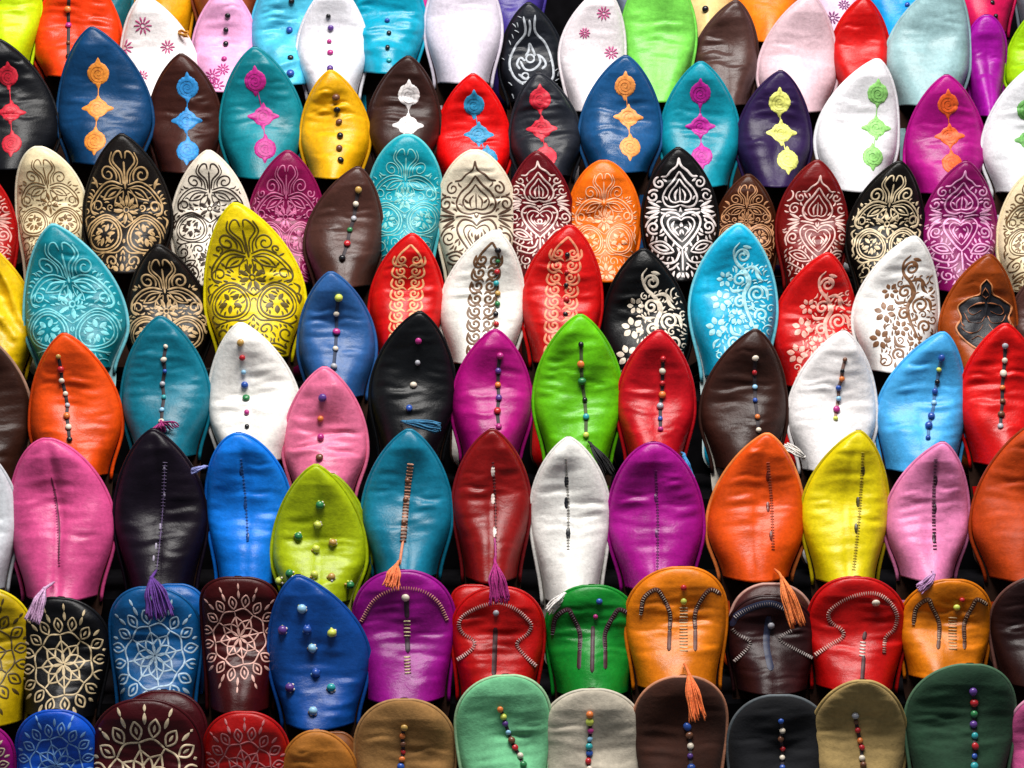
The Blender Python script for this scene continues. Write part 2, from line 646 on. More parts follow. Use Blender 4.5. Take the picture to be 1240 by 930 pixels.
    def tassel(s, p0, p1, hexs, n=16, spread=9, dep=0.0, sag=0.3, knot=6.5, y1=None, front=0.172):
        xs = s.xs_from_px([p0])[0]
        P, Nn = s.sample(np.array([(xs[0] - s.center(xs[1])) / max(float(s.vwidth(xs[1])), 1e-5)]), np.array([xs[1]]))
        start = P[0] + Nn[0] * 0.003
        yend = s.y - front if y1 is None else y1
        endw = px_at_y(p1[0], p1[1], yend)
        end = (endw - s.O) @ s.R
        rng = s.rng
        mat = plain(hexs, 0.75, 500, 0.35, name='thread_shade')
        vs, fs = [], []
        kp = start + (end - start) * np.array([0.14, 0.14, 0.80]) + np.array([0, 0, 0.003])
        tube([start, start + (kp - start) * 0.5 + Nn[0] * 0.002, kp], [0.0012, 0.0016, 0.0016], 6, vs, fs)
        body = mesh_obj('tassel', vs, fs, mat, s.e)
        vs, fs = [], []
        side = np.cross(end - start, [0, 0, 1.0])
        side /= np.linalg.norm(side) + 1e-9
        for i in range(int(n * 1.7)):
            a = rng.uniform(-1, 1) * rng.uniform(0.6, 1)
            b = rng.uniform(-1, 1)
            l = rng.uniform(0.85, 1.06)
            e1 = kp + (end - kp) * l + side * a * spread * s.mpp + np.array([0, 0, b * 0.004])
            m1 = kp + (end - kp) * 0.35 + side * (a * spread * 0.7 + 1.5 * rng.uniform(-1, 1)) * s.mpp + np.array([0, 0, 0.004 + b * 0.004])
            pts = smooth_curve([kp + side * a * 0.0015 + np.array([0, 0, b * 0.0012]), m1,
                                (m1 + e1) / 2 + side * rng.uniform(-1, 1) * 0.0015, e1], 4)
            tube(pts, np.linspace(0.0009, 0.00075, len(pts)), 4, vs, fs)
        mesh_obj('strands', vs, fs, mat, body)
        kb = bpy.data.objects.new('knot', None)
        bpy.data.objects.remove(kb)
        me = sphere_mesh('knot', 10, 6)
        me.materials.append(mat)
        ko = bpy.data.objects.new('knot', me)
        COL.objects.link(ko)
        ko.parent = body
        ko.location = kp
        ko.scale = (knot * 0.4 * s.mpp,) * 3


# ------------------------------------------------------------------ pattern vocabulary (units of half widths)
def spiral(cx, cy, r, turns=1.4, a0=0.0, d=1, n=40):
    t = np.linspace(0, 1, n)
    rr = r * (1 - 0.82 * t)
    a = a0 + d * 2 * PI * turns * t
    return np.stack([cx + rr * np.cos(a), cy + rr * np.sin(a)], -1)


def circle(cx, cy, r, n=28):
    a = np.linspace(0, 2 * PI, n)
    return np.stack([cx + r * np.cos(a), cy + r * np.sin(a)], -1)


def lens(cx, cy, ang, l, w, n=9):
    """closed petal outline starting at (cx,cy)"""
    t = np.linspace(0, 1, n)
    up = np.stack([t * l, w / 2 * np.sin(PI * t)], -1)
    dn = np.stack([t[::-1] * l, -w / 2 * np.sin(PI * t[::-1])], -1)
    p = np.vstack([up, dn[1:]])
    c, s_ = math.cos(ang), math.sin(ang)
    return np.stack([cx + p[:, 0] * c - p[:, 1] * s_, cy + p[:, 0] * s_ + p[:, 1] * c], -1)


def seg(cx, cy, ang, r0, r1):
    return np.array([[cx + r0 * math.cos(ang), cy + r0 * math.sin(ang)], [cx + r1 * math.cos(ang), cy + r1 * math.sin(ang)]])


def mirror(items):
    out = []
    for p, w, k in items:
        p = np.asarray(p, float)
        out.append((p, w, k))
        out.append((p * np.array([-1, 1]), w, k))
    return out


def daisy(cx, cy, r, n=6, w=0.07, a0=0.0, r0=0.3):
    return [(seg(cx, cy, a0 + 2 * PI * i / n, r * r0, r), w, 'l') for i in range(n)]


def fill(items, box, gap=0.10, n=900, th=0.045, seed=3, sym=True, inside=None):
    """small leaves and commas in what the main drawing leaves empty"""
    r = random.Random(seed)
    pts = np.vstack([resample(p, 0.04) for p, w, k in items])
    out = []
    for _ in range(n):
        x = r.uniform(box[0], box[1])
        y = r.uniform(box[2], box[3])
        if inside and not inside(x, y):
            continue
        d = np.sqrt(((pts - (x, y)) ** 2).sum(-1)).min()
        if d < gap:
            continue
        an = math.atan2(y - 1.6, x) + r.uniform(-0.6, 0.6)
        l = min(d * 1.5, 0.26)
        c, s_ = math.cos(an), math.sin(an)
        b = r.uniform(-0.3, 0.3) * l
        q = np.array([[x - c * l / 2, y - s_ * l / 2], [x - s_ * b, y + c * b], [x + c * l / 2, y + s_ * l / 2]])
        if d > gap * 1.7:
            if r.random() < 0.5:
                new = [(spiral(x, y, d * 0.8, 1.2, r.uniform(0, 6.28), r.choice((-1, 1)), 22), th * 0.9, 'c')]
            else:
                new = [(smooth_curve(q, 6), th * 1.7, 'l')]
        else:
            new = [(smooth_curve(q, 6), th * 1.2, 'l')]
        if sym:
            new = mirror(new)
        out += new
        pts = np.vstack([pts] + [resample(p, 0.04) for p, w, k in new])
    return items + out


VAR = [10]


def vary(it, th, box, gap):
    """each maker draws it a little differently: stretch, wobble, and a filling of its own"""
    VAR[0] += 1
    r = random.Random(VAR[0])
    ky, kx = r.uniform(0.90, 1.12), r.uniform(0.94, 1.06)
    f1, f2, am = r.uniform(2, 4), r.uniform(2, 4), r.uniform(0.02, 0.05)
    it = fill(it, box, gap, 1700, th, VAR[0])
    out = []
    for p, w, k in it:
        p = np.asarray(p, float)
        x = p[:, 0] * kx + am * np.sin(f1 * p[:, 1]) * np.sign(p[:, 0]) * np.minimum(1, np.abs(p[:, 0]) * 4)
        y = p[:, 1] * ky + am * np.cos(f2 * np.abs(p[:, 0]) * 2)
        out.append((np.stack([x, y], -1), w * r.uniform(0.8, 1.15), k))
    return out


def pat_arabesque(th=0.05, jit=0.0):
    th *= 0.68
    pr = random.Random(VAR[0] * 7)
    n1, n2 = pr.choice((6, 8, 8, 10)), pr.choice((5, 6, 7))
    h = []
    h.append((smooth_curve([(0.04, 0.98), (0.07, 0.74), (0.22, 0.55), (0.15, 0.36), (0.06, 0.33), (0.03, 0.46)]), th, 'c'))
    h.append((spiral(0.36, 0.83, 0.19, 1.5, 2.6, 1), th, 'c'))
    h.append((smooth_curve([(0.06, 1.0), (0.3, 0.97), (0.56, 1.08), (0.78, 1.30), (0.80, 1.52), (0.62, 1.62)]), th * 1.1, 'c'))
    h.append((spiral(0.66, 1.46, 0.17, 1.3, 1.5, -1), th, 'c'))
    h.append((lens(0.1, 1.08, 0.55, 0.5, 0.17), th * 0.9, 'c'))
    h.append((lens(0.05, 1.12, 1.0, 0.42, 0.14), th * 0.8, 'c'))
    h.append((seg(0.14, 1.1, 0.6, 0.1, 0.34), th * 1.3, 'l'))
    h.append((smooth_curve([(0.0, 1.88), (0.25, 1.72), (0.5, 1.66), (0.78, 1.8), (0.86, 2.05)]), th, 'c'))
    h.append((circle(0.43, 2.08, 0.31), th, 'c'))
    h += daisy(0.43, 2.08, 0.235, n2, 0.10, 0.3)
    h.append((circle(0.43, 2.08, 0.37), th * 0.8, 'c'))
    h.append((smooth_curve([(0.06, 1.07), (0.3, 1.05), (0.54, 1.16), (0.71, 1.34), (0.74, 1.5)]), th * 0.8, 'c'))
    h.append((smooth_curve([(0.10, 0.98), (0.13, 0.78), (0.28, 0.58), (0.22, 0.36)]), th * 0.8, 'c'))
    for k in range(4):
        h.append((smooth_curve([(0.80 + 0.03 * k, 1.62 + 0.2 * k), (0.90, 1.70 + 0.2 * k), (0.86, 1.86 + 0.2 * k)]), th * 1.2, 'l'))
    h.append((smooth_curve([(0.0, 2.28), (0.14, 2.42), (0.4, 2.46), (0.66, 2.5), (0.8, 2.4)]), th, 'c'))
    h.append((spiral(0.62, 2.72, 0.2, 1.4, -1.5, 1), th, 'c'))
    h.append((spiral(0.22, 2.62, 0.13, 1.2, 0.6, -1), th, 'c'))
    h.append((lens(0.3, 2.95, 0.5, 0.5, 0.2), th, 'c'))
    h.append((seg(0.3, 2.95, 0.5, 0.12, 0.38), th * 1.4, 'l'))
    h.append((circle(0.45, 3.3, 0.22), th, 'c'))
    h += daisy(0.45, 3.3, 0.17, 6, 0.09)
    it = mirror(h)
    it.append((np.array([[0, 0.52], [0, 1.08]]), th * 1.1, 'c'))
    it += daisy(0, 1.5, 0.30, n1, 0.09, PI / 8, 0.28)
    it.append((circle(0, 1.5, 0.06), th, 'c'))
    it += daisy(0, 2.9, 0.26, 8, 0.10, 0, 0.28)
    return vary(it, th, (0.0, 0.93, 0.95, 3.5), 0.058)


def pat_hearts(th=0.055):
    th *= 0.8
    h = []
    h.append((smooth_curve([(0, 0.22), (0.05, 0.42), (0.2, 0.56), (0.32, 0.70), (0.46, 0.72)]), th * 1.1, 'c'))
    h.append((spiral(0.52, 0.88, 0.15, 1.3, -1.6, 1), th, 'c'))
    h.append((spiral(0.70, 1.20, 0.17, 1.4, -2.4, 1), th, 'c'))
    sp = [(0, 0.56), (0.16, 0.80), (0.36, 1.02), (0.46, 1.24), (0.38, 1.42), (0.2, 1.46), (0.0, 1.40)]
    h.append((smooth_curve(sp), th * 1.1, 'c'))
    c = np.array([0, 1.12])
    h.append((smooth_curve([tuple(c + (np.array(q) - c) * 0.66) for q in sp]), th * 0.8, 'c'))
    h.append((smooth_curve([(0.05, 1.0), (0.14, 1.14), (0.12, 1.30)]), th * 1.2, 'l'))
    ht = [(0, 1.72), (0.12, 1.62), (0.34, 1.62), (0.48, 1.80), (0.42, 2.04), (0.2, 2.34), (0, 2.54)]
    h.append((smooth_curve(ht), th * 1.1, 'c'))
    c = np.array([0, 1.98])
    h.append((smooth_curve([tuple(c + (np.array(q) - c) * 0.68) for q in ht]), th * 0.8, 'c'))
    h.append((smooth_curve([(0.16, 1.82), (0.22, 1.98), (0.07, 2.2)]), th * 1.3, 'l'))
    for k in range(4):
        an = -0.5 + 0.33 * k
        h.append((seg(0.42, 1.54, an, 0.12, 0.46), th * 1.6, 'l'))
    h.append((smooth_curve([(0.1, 1.54), (0.3, 1.53), (0.5, 1.54)]), th, 'c'))
    h.append((spiral(0.68, 2.0, 0.17, 1.4, 2.2, -1), th, 'c'))
    h.append((smooth_curve([(0.56, 1.72), (0.76, 1.78), (0.88, 1.98), (0.84, 2.2)]), th, 'c'))
    h.append((lens(0.22, 2.62, -0.35, 0.62, 0.30), th, 'c'))
    h.append((lens(0.34, 2.58, -0.35, 0.36, 0.13), th * 0.9, 'c'))
    h.append((smooth_curve([(0.06, 2.6), (0.2, 2.86), (0.5, 2.9), (0.84, 2.66)]), th * 1.1, 'c'))
    h.append((smooth_curve([(0.1, 2.9), (0.34, 3.08), (0.7, 3.0)]), th, 'c'))
    h.append((spiral(0.4, 3.3, 0.16, 1.3, -1, 1), th, 'c'))
    it = mirror(h)
    it.append((np.array([[0, 0.95], [0, 1.34]]), th, 'l'))
    it.append((np.array([[0, 2.54], [0, 3.1]]), th, 'c'))
    return vary(it, th, (0.0, 0.93, 0.75, 3.5), 0.075)


def pat_rosette(cx, cy, R, th=0.05, a0=0.0, ky=1.0):
    it = []
    th *= 0.62

    def sc(p):
        p = np.asarray(p, float)
        return np.stack([cx + p[:, 0] * R, cy + p[:, 1] * R * ky], -1)

    def po(r, a):
        return (r * math.cos(a), r * math.sin(a))
    for i in range(8):
        a = a0 + 2 * PI * i / 8
        b = a + PI / 8
        it.append((sc(lens(0.02 * math.cos(a), 0.02 * math.sin(a), a, 0.34, 0.17)), th, 'c'))
        it.append((sc(np.array([po(0.36, a), po(0.48, b), po(0.36, a + PI / 4)])), th, 'c'))
        it.append((sc(np.array([po(0.22, b), po(0.48, b), po(0.60, b)])), th * 0.9, 'c'))
        it.append((sc(smooth_curve([po(0.60, b), po(0.66, a + PI / 4), po(0.60, b + PI / 4)])), th, 'c'))
        for k, aa in enumerate((a, b)):
            r0 = 0.68 if k == 0 else 0.64
            it.append((sc(lens(*po(r0, aa), aa, 0.30, 0.19)), th, 'c'))
            it.append((sc(seg(0, 0, aa, r0 + 0.09, r0 + 0.21)), th * 1.5, 'l'))
            c = aa + PI / 16
            it.append((sc(seg(0, 0, c, 0.88, 1.06)), th * 1.9, 'l'))
            it.append((sc(seg(0, 0, c, 1.08, 1.22)), th * 1.5, 'l'))
    return it


def pat_floral(th=0.05, sx=1):
    it = []
    it.append((smooth_curve([(0.06, 0.42), (-0.06, 0.60), (0.02, 0.86), (0.20, 1.04), (0.34, 1.30), (0.22, 1.62), (0.30, 2.0), (0.5, 2.5)]), th * 1.7, 'l'))
    it.append((spiral(0.16, 0.72, 0.17, 1.5, 3.0, 1), th, 'c'))
    it.append((seg(0.12, 0.50, 0.2, 0.02, 0.22), th * 1.6, 'l'))
    it.append((seg(0.14, 0.56, 0.9, 0.02, 0.18), th * 1.6, 'l'))
    it.append((smooth_curve([(0.20, 1.02), (0.42, 0.98), (0.62, 1.16)]), th * 1.5, 'l'))
    it.append((smooth_curve([(0.46, 1.0), (0.54, 1.2), (0.66, 1.3)]), th * 1.5, 'l'))
    it.append((spiral(0.12, 1.26, 0.17, 1.5, 0.5, -1), th, 'c'))
    it.append((spiral(0.52, 1.58, 0.20, 1.6, 2.0, 1), th, 'c'))
    it.append((spiral(0.14, 1.78, 0.15, 1.4, -0.5, -1), th, 'c'))
    it.append((spiral(0.62, 2.08, 0.16, 1.4, 2.6, 1), th, 'c'))
    it += daisy(-0.22, 1.24, 0.19, 6, 0.10)
    it += daisy(-0.30, 1.74, 0.25, 6, 0.13, 0.3)
    it += daisy(0.05, 2.12, 0.2, 6, 0.11, 0.1)
    it += daisy(-0.42, 2.36, 0.24, 6, 0.13, 0.2)
    it += daisy(0.38, 2.42, 0.2, 6, 0.1, 0.5)
    it.append((smooth_curve([(0.2, 1.5), (-0.02, 1.52), (-0.1, 1.42)]), th * 1.4, 'l'))
    it.append((smooth_curve([(0.6, 1.4), (0.74, 1.5), (0.78, 1.74)]), th * 1.5, 'l'))
    it.append((smooth_curve([(0.3, 1.95), (0.44, 1.88), (0.40, 1.78)]), th * 1.4, 'l'))
    it.append((smooth_curve([(-0.1, 2.3), (-0.06, 2.5), (0.14, 2.56)]), th * 1.5, 'l'))
    it.append((spiral(-0.02, 2.72, 0.15, 1.4, 2.2, 1), th, 'c'))
    it.append((spiral(0.5, 2.8, 0.17, 1.4, 1.2, -1), th, 'c'))
    th *= 0.8
    VAR[0] += 1
    it = fill(it, (-0.45, 0.85, 0.9, 3.0), 0.06, 1600, th * 0.8, VAR[0], False, lambda x, y: x > -0.05 - 0.22 * (y - 0.9))
    return [(np.asarray(p) * np.array([sx, 1]), w, k) for p, w, k in it]


def pat_band(th=0.05, hw=0.27, y0=0.3, y1=3.4, tipw=0.55):
    h = []
    h.append((smooth_curve([(0, y0 - 0.08), (hw * 0.75, y0 + 0.2), (hw * 1.05, y0 + 0.5)]), th, 'c'))
    y = y0 + 0.32
    k = 0
    while y < y1:
        h.append((spiral(hw * 0.52, y, 0.13, 1.3, -0.4, 1), th, 'c'))
        h.append((smooth_curve([(hw * 1.08, y - 0.1), (hw * 1.2, y + 0.06), (hw * 0.95, y + 0.16), (hw * 0.5, y + 0.18)]), th, 'c'))
        h.append((smooth_curve([(0.02, y + 0.20), (hw * 0.4, y + 0.13), (hw * 0.8, y + 0.2)]), th * 1.2, 'l'))
        y += 0.3
    return mirror(h)


def stitch_line(pts, step, length, width, ang=PI / 2):
    """rows of little stitches along a path, lying at `ang` to the path"""
    p = resample(pts, step)
    T = np.gradient(p, axis=0)
    T /= np.linalg.norm(T, axis=1, keepdims=True) + 1e-12
    out = []
    for q, t in zip(p, T):
        c, s_ = math.cos(ang), math.sin(ang)
        d = np.array([t[0] * c - t[1] * s_, t[0] * s_ + t[1] * c])
        out.append((np.array([q - d * length / 2, q, q + d * length / 2]), width, 'c'))
    return out


ALL = []
DECOR = []


def S(row, tip, xl, xr, *a, decor=None, **k):
    s = Slipper(row, tip, xl, xr, *a, **k)
    ALL.append(s)
    DECOR.append(decor)
    return s


# --- decorations as closures -------------------------------------------------
def d_unit(pattern, hexs, rough=0.5, metal=0.0, lift=0.00045, **k):
    def f(s):
        s.strokes([(s.unit(p), w * s.W, kk) for p, w, kk in pattern], plain(hexs, rough, 250, 0.3, metal, 'pattern'),
                  lift=lift, **k)
    return f


def d_beads(p0, p1, codes, dpx=8.5, bend=0.0, thread_shade='2A2026'):
    return lambda s: s.beads(p0, p1, codes, dpx, bend, thread_shade)


def d_tassel(p0, p1, hexs, **k):
    return lambda s: s.tassel(p0, p1, hexs, **k)


def d_many(*fs):
    def f(s):
        for g in fs:
            g(s)
    return f


def d_medal(pts, r, hexs, edge=None):
    """three linked medallions at photo points"""
    def f(s):
        mat = plain(hexs, 0.55, 350, 0.3, name='medallion')
        xs = s.xs_from_px(pts)
        R = r * s.mpp
        for i, x in enumerate(xs):
            sp = [(PI / 2, 0.42, 90), (-PI / 2, 0.42, 90)]
            if i % 3 == 1:
                sp += [(0, 0.6, 40), (PI, 0.6, 40)]
            s.disc(x, R * (0.92 if i % 3 == 1 else 1.0), mat, spikes=sp, rough=0.035, n=60)
        if edge:
            st = []
            for x in xs:
                st.append((np.array(spiral(x[0], x[1], R * 0.8, 2.2, 1.0)), 0.5 * s.mpp, 'c'))
            for q in st:
                s.strokes([q], plain(edge, 0.7, name='thread_shade'), 'stitching', lift=0.0013)
            if len(xs) > 1:
                s.strokes([(xs, 1.2 * s.mpp, 'c')], mat, 'thread_shade', lift=0.0006)
    return f


def d_pxstrokes(lines, hexs, wpx, name='stitching', rough=0.55, lift=0.0010, smooth=True, prof='c'):
    def f(s):
        for l in lines:
            q = smooth_curve(l, 8) if smooth else np.array(l, float)
            s.strokes([(s.xs_from_px(q), wpx * s.mpp, prof)], plain(hexs, rough, 500, 0.3, name='thread_shade'), name, lift=lift)
    return f


def d_pxstitch(lines, hexs, steppx, lenpx, wpx, name='stitching', ang=PI / 2, lift=0.0016):
    def f(s):
        for l in lines:
            q = smooth_curve(l, 8) if len(l) > 2 else np.array(l, float)
            it = stitch_line(s.xs_from_px(q), steppx * s.mpp, lenpx * s.mpp, wpx * s.mpp, ang)
            it = [(np.array(resample(p, 0.0008)), w, k) for p, w, k in it]
            s.strokes(it, plain(hexs, 0.5, 700, 0.3, name='thread_shade'), name, lift=lift)
    return f


def d_diamonds(pts, hexs, rpx=5):
    def f(s):
        for x in s.xs_from_px(pts):
            s.disc(x, rpx * 0.36 * s.mpp, plain(hexs, 0.4, name='inlay'), 'inlay',
                   spikes=[(PI / 2, 1.5, 6), (-PI / 2, 1.5, 6)], rings=[(0, 0.0009), (0.7, 0.0008), (1, 0.0001)], n=20)
    return f


def d_studs(pts, codes, dpx=11, shadow=None):
    def f(s):
        for x, c in zip(s.xs_from_px(pts), codes):
            b = s.bead(x, dpx, c, 'stud', 0.95)
            P = b.location
            # little cluster of seed beads round each stud
            for k in range(5):
                a = 2 * PI * k / 5 + s.rng.random()
                s.bead((x[0] + math.cos(a) * dpx * 0.4 * s.mpp, x[1] + math.sin(a) * dpx * 0.4 * s.mpp), dpx * 0.34,
                       'wscy'[k % 4] if c != 'b' else 'bbl'[k % 3], 'seed_bead', 0.9)
    return f


def d_flowers(pts, r, hexs):
    def f(s):
        for x, rr in zip(s.xs_from_px(pts), [r, r * 0.8, r, r * 0.7, r * 0.8, r * 0.8]):
            it = [(np.array([x + np.array([math.cos(a), math.sin(a)]) * rr * q * s.mpp for q in (0.35, 0.65, 1.0)]), 2.6 * s.mpp, 'l')
                  for a in np.linspace(0, 2 * PI, 10, endpoint=False)]
            it.append((circle(x[0], x[1], rr * 0.28 * s.mpp), 1.6 * s.mpp, 'c'))
            s.strokes(it, plain(hexs, 0.6, name='thread_shade'), 'embroidered_flower', lift=0.0008)
    return f


GOLD, CREAM, SILV = 'C9A878', 'D8C4A4', 'E4DEDC'
R_LIT = 'three linked medallions'

def P(row, tip, xl, xr, color, label, decor=None, **k):
    k.setdefault('kind', 'smooth')
    return S(row, tip, xl, xr, k.pop('shape', 'p'), color, k.pop('kind'), 'pointed_slipper', label, decor=decor, **k)


def Q(row, tip, xl, xr, color, label, decor=None, **k):
    k.setdefault('kind', 'smooth')
    return S(row, tip, xl, xr, k.pop('shape', 'r'), color, k.pop('kind'), 'round_toed_slipper', label, decor=decor, **k)


def ros(hexs, cx=0.0, cy=1.35, R=0.95, th=0.06, a0=0.2, ky=1.1):
    return d_unit(pat_rosette(cx, cy, R, th, a0, ky), hexs)


# ---- lowest row: round toes, engraved at one end and beaded suede at the other
Q('A', (-25, 875), -75, 20, '8E1F6E', 'magenta round toed slipper engraved with pale scrolls', ros(CREAM, 0.0, 1.2, 0.95))
Q('A', (70, 859), 21, 119, '1450B4', 'bright blue round toed slipper engraved with pale blue rosette, lowest row', ros('6E9AD0', 0, 1.35, 1.0))
Q('A', (178, 846), 113, 247, '4C0F18', 'large burgundy round toed slipper engraved with bold cream rosette', ros(CREAM, 0, 1.45, 1.05, 0.06), kind='patent')
Q('A', (198, 837), 140, 250, '4C1018', 'burgundy slipper mostly hidden behind its engraved mate', mate=True, dy=0.016, hi=0.006, curl=0.002)
Q('A', (298, 861), 247, 349, 'A0121A', 'red round toed slipper engraved with dull pink rosette', ros('B4676A', 0, 1.4, 1.0))
Q('A', (384, 884), 339, 433, 'A8703F', 'plain tan leather slipper with a low rounded point', shape='t', kind='matt', sole='C79A6C')
Q('A', (408, 887), 352, 434, '6E4226', 'brown slipper tucked behind the plain tan slipper', shape='t', mate=True, dy=0.016, hi=0.006, curl=0.002, kind='matt')
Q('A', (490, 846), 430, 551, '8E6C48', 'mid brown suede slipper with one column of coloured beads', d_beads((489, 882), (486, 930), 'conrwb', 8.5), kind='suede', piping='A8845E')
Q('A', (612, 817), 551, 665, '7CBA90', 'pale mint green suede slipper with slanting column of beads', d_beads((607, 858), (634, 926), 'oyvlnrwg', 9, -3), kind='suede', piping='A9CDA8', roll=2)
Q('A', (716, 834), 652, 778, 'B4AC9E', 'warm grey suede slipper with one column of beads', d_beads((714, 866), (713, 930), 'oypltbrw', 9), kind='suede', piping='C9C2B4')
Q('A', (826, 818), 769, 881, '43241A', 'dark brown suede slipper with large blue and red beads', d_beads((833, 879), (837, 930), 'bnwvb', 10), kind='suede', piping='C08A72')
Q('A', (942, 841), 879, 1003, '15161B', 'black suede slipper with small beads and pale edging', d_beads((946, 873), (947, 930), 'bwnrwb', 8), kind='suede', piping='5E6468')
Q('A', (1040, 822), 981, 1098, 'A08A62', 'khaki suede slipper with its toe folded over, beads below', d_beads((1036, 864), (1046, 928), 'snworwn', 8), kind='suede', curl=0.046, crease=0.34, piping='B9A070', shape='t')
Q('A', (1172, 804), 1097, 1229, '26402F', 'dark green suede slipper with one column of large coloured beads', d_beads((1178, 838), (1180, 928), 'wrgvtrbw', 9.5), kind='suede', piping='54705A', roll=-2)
Q('A', (1276, 836), 1221, 1322, 'B85A86', 'plain dusty pink suede slipper on the lowest row', kind='suede', piping='DCA0B8')

# ---- second row: round toes
ARCB = [(700, 0)]
Q('B', (-18, 712), -72, 40, 'BFA410', 'yellow round toed slipper engraved with dark lines', ros('4A3A12', 0, 1.45, 1.0), bot=878, piping='D8C42A')
Q('B', (76, 724), 28, 137, '101014', 'black round toed slipper engraved with cream rosette', ros('C9B38C', 0.05, 1.45, 1.0), bot=868, kind='patent', roll=-3)
Q('B', (182, 711), 133, 243, '1C5284', 'blue round toed slipper engraved with silvery rosette, under a purple tassel', ros('9FB8CC', 0, 1.5, 1.0), bot=860)
Q('B', (212, 708), 160, 250, '1B5A9C', 'blue slipper peeping out behind its engraved blue mate', mate=True, dy=0.017, hi=0.006, curl=0.002, bot=850)
Q('B', (290, 699), 245, 338, '4A0C12', 'burgundy round toed slipper engraved with pink rosette beside bright blue slippers', ros('D8A89C', 0, 1.55, 1.05), bot=862, shape='s', kind='patent')
P('B', (362, 697), 324, 446, '10468A', 'royal blue pointed slipper with scattered bead studs', d_studs([(366, 737), (343, 763), (402, 766), (372, 762), (378, 785), (382, 815), (352, 833), (401, 834), (379, 862)], 'lvyblbvtl', 11), bot=882, dy=-0.02, ym=800, vb=0.74, crease=0.7, hi=0.022)
Q('B', (487, 691), 426, 548, '8A1C7C', 'magenta round toed slipper with stitched arch and centre bar', d_many(
    d_pxstitch([[(438, 752), (452, 728), (470, 716), (492, 712), (515, 717), (531, 730), (541, 750)]], 'D0907E', 3.0, 4.4, 1.4),
    d_pxstrokes([[(492, 722), (493, 748)], [(493, 772), (494, 790)]], '301028', 6, 'slit'),
    d_pxstitch([[(493, 752), (493, 770)], [(493, 796), (494, 815)]], 'D9C79A', 3.6, 8, 1.8),
    d_beads((492, 722), (492, 722), 'w', 9, thread_shade=None)), bot=850)
CUR_R = [[(553, 800), (572, 786), (574, 776), (562, 768), (556, 757), (561, 746), (580, 735), (602, 730), (622, 736), (636, 747), (643, 757), (638, 768), (626, 778), (632, 790), (648, 806)]]
Q('B', (606, 711), 547, 658, 'B0101C', 'red round toed slipper with curly silver stitched outline, under a magenta tassel', d_many(
    d_pxstitch(CUR_R, 'C4A09C', 2.7, 4.4, 1.6), d_pxstrokes([[(600, 760), (598, 818)]], '3C0810', 6, 'slit'),
    d_beads((600, 741), (600, 741), 's', 9, thread_shade=None)), bot=848)
Q('B', (572, 709), 548, 628, 'A80F18', 'red slipper edge showing behind its stitched mate', mate=True, dy=0.016, hi=0.006, curl=0.002, bot=840)


def arches(cx, top, bot, w, dark, light, colm):
    l = [[(cx - w, top + 32), (cx - w + 4, top + 12), (cx - w + 18, top + 2), (cx - 26, top + 10), (cx - 17, top + 30), (cx - 17, top + 52)],
         [(cx + w, top + 32), (cx + w - 4, top + 12), (cx + w - 18, top + 2), (cx + 24, top + 10), (cx + 14, top + 30), (cx + 14, top + 52)]]
    l2 = [[(cx - 17, top + 50), (cx - 18, bot)], [(cx + 14, top + 50), (cx + 14, bot)]]
    return d_many(d_pxstrokes([q[:] for q in l], dark, 5.5, 'braid'), d_pxstrokes(l2, dark, 5, 'slit'),
                  d_pxstitch(l, light, 2.8, 3.4, 1.2, lift=0.0016),
                  *( [d_pxstrokes([[(cx - 1, top + 22), (cx - 2, bot + 4)]], dark, 5, 'slit')] if colm == 'slit' else
                     [d_pxstitch([[(cx, top + 24), (cx, bot)]], colm, 3.6, 10, 1.3, lift=0.001)] ))


Q('B', (716, 709), 659, 771, '1D7A34', 'green round toed slipper with two stitched arches and black slits', d_many(arches(719, 736, 810, 50, '3A1622', '7A6A72', 'slit'), d_beads((726, 730), (721, 748), 'bp', 8.5, thread_shade=None)), bot=842)
Q('B', (824, 687), 759, 881, 'D07A12', 'amber round toed slipper with stitched arches, above dark brown suede slipper', d_many(arches(828, 712, 788, 52, '5A2A1A', 'C8B8A8', 'C9B08A'), d_beads((828, 712), (827, 729), 'ry', 9, thread_shade=None), d_tassel((828, 806), (846, 872), 'E8743A', n=22, spread=12)), bot=835)
CUR_N = [[(884, 806), (905, 786), (908, 777), (894, 768), (886, 758), (892, 746), (912, 735), (934, 731), (952, 738)], [(990, 800), (966, 788), (948, 778), (945, 772), (958, 764)]]
Q('B', (928, 721), 878, 986, '35181A', 'dark brown round toed slipper with navy and silver curled braid', d_many(
    d_pxstrokes([[(886, 758), (892, 746), (912, 735), (934, 731), (956, 740), (965, 755)], [(931, 746), (928, 780), (934, 812)]], '1C2340', 8, 'braid'),
    d_pxstitch(CUR_N, 'A89C98', 2.7, 3.8, 1.5), d_beads((934, 757), (934, 757), 's', 9, thread_shade=None)), bot=838, kind='patent')
Q('B', (934, 707), 884, 985, '4A2420', 'dark brown slipper rim showing above its braided mate', mate=True, dy=0.016, hi=0.006, curl=0.002, bot=838, piping='B08A80')
CUR_R2 = [[(986, 794), (1004, 782), (1020, 772), (1020, 763), (1006, 753), (1004, 741), (1018, 729), (1040, 720), (1062, 719), (1078, 730), (1086, 746), (1082, 762), (1072, 772), (1070, 790)]]
Q('B', (1036, 699), 979, 1098, 'B00A18', 'red round toed slipper with curly stitched outline beside amber slipper', d_many(
    d_pxstitch(CUR_R2, 'CFA69C', 2.7, 4.6, 1.6), d_pxstrokes([[(1048, 765), (1046, 775)], [(1046, 795), (1044, 825)]], '40060E', 5, 'slit'),
    d_pxstitch([[(1045, 778), (1044, 794)]], 'E8E0D8', 3.6, 7, 2), d_beads((1060, 730), (1060, 730), 'w', 10, thread_shade=None)), bot=836, roll=-2)
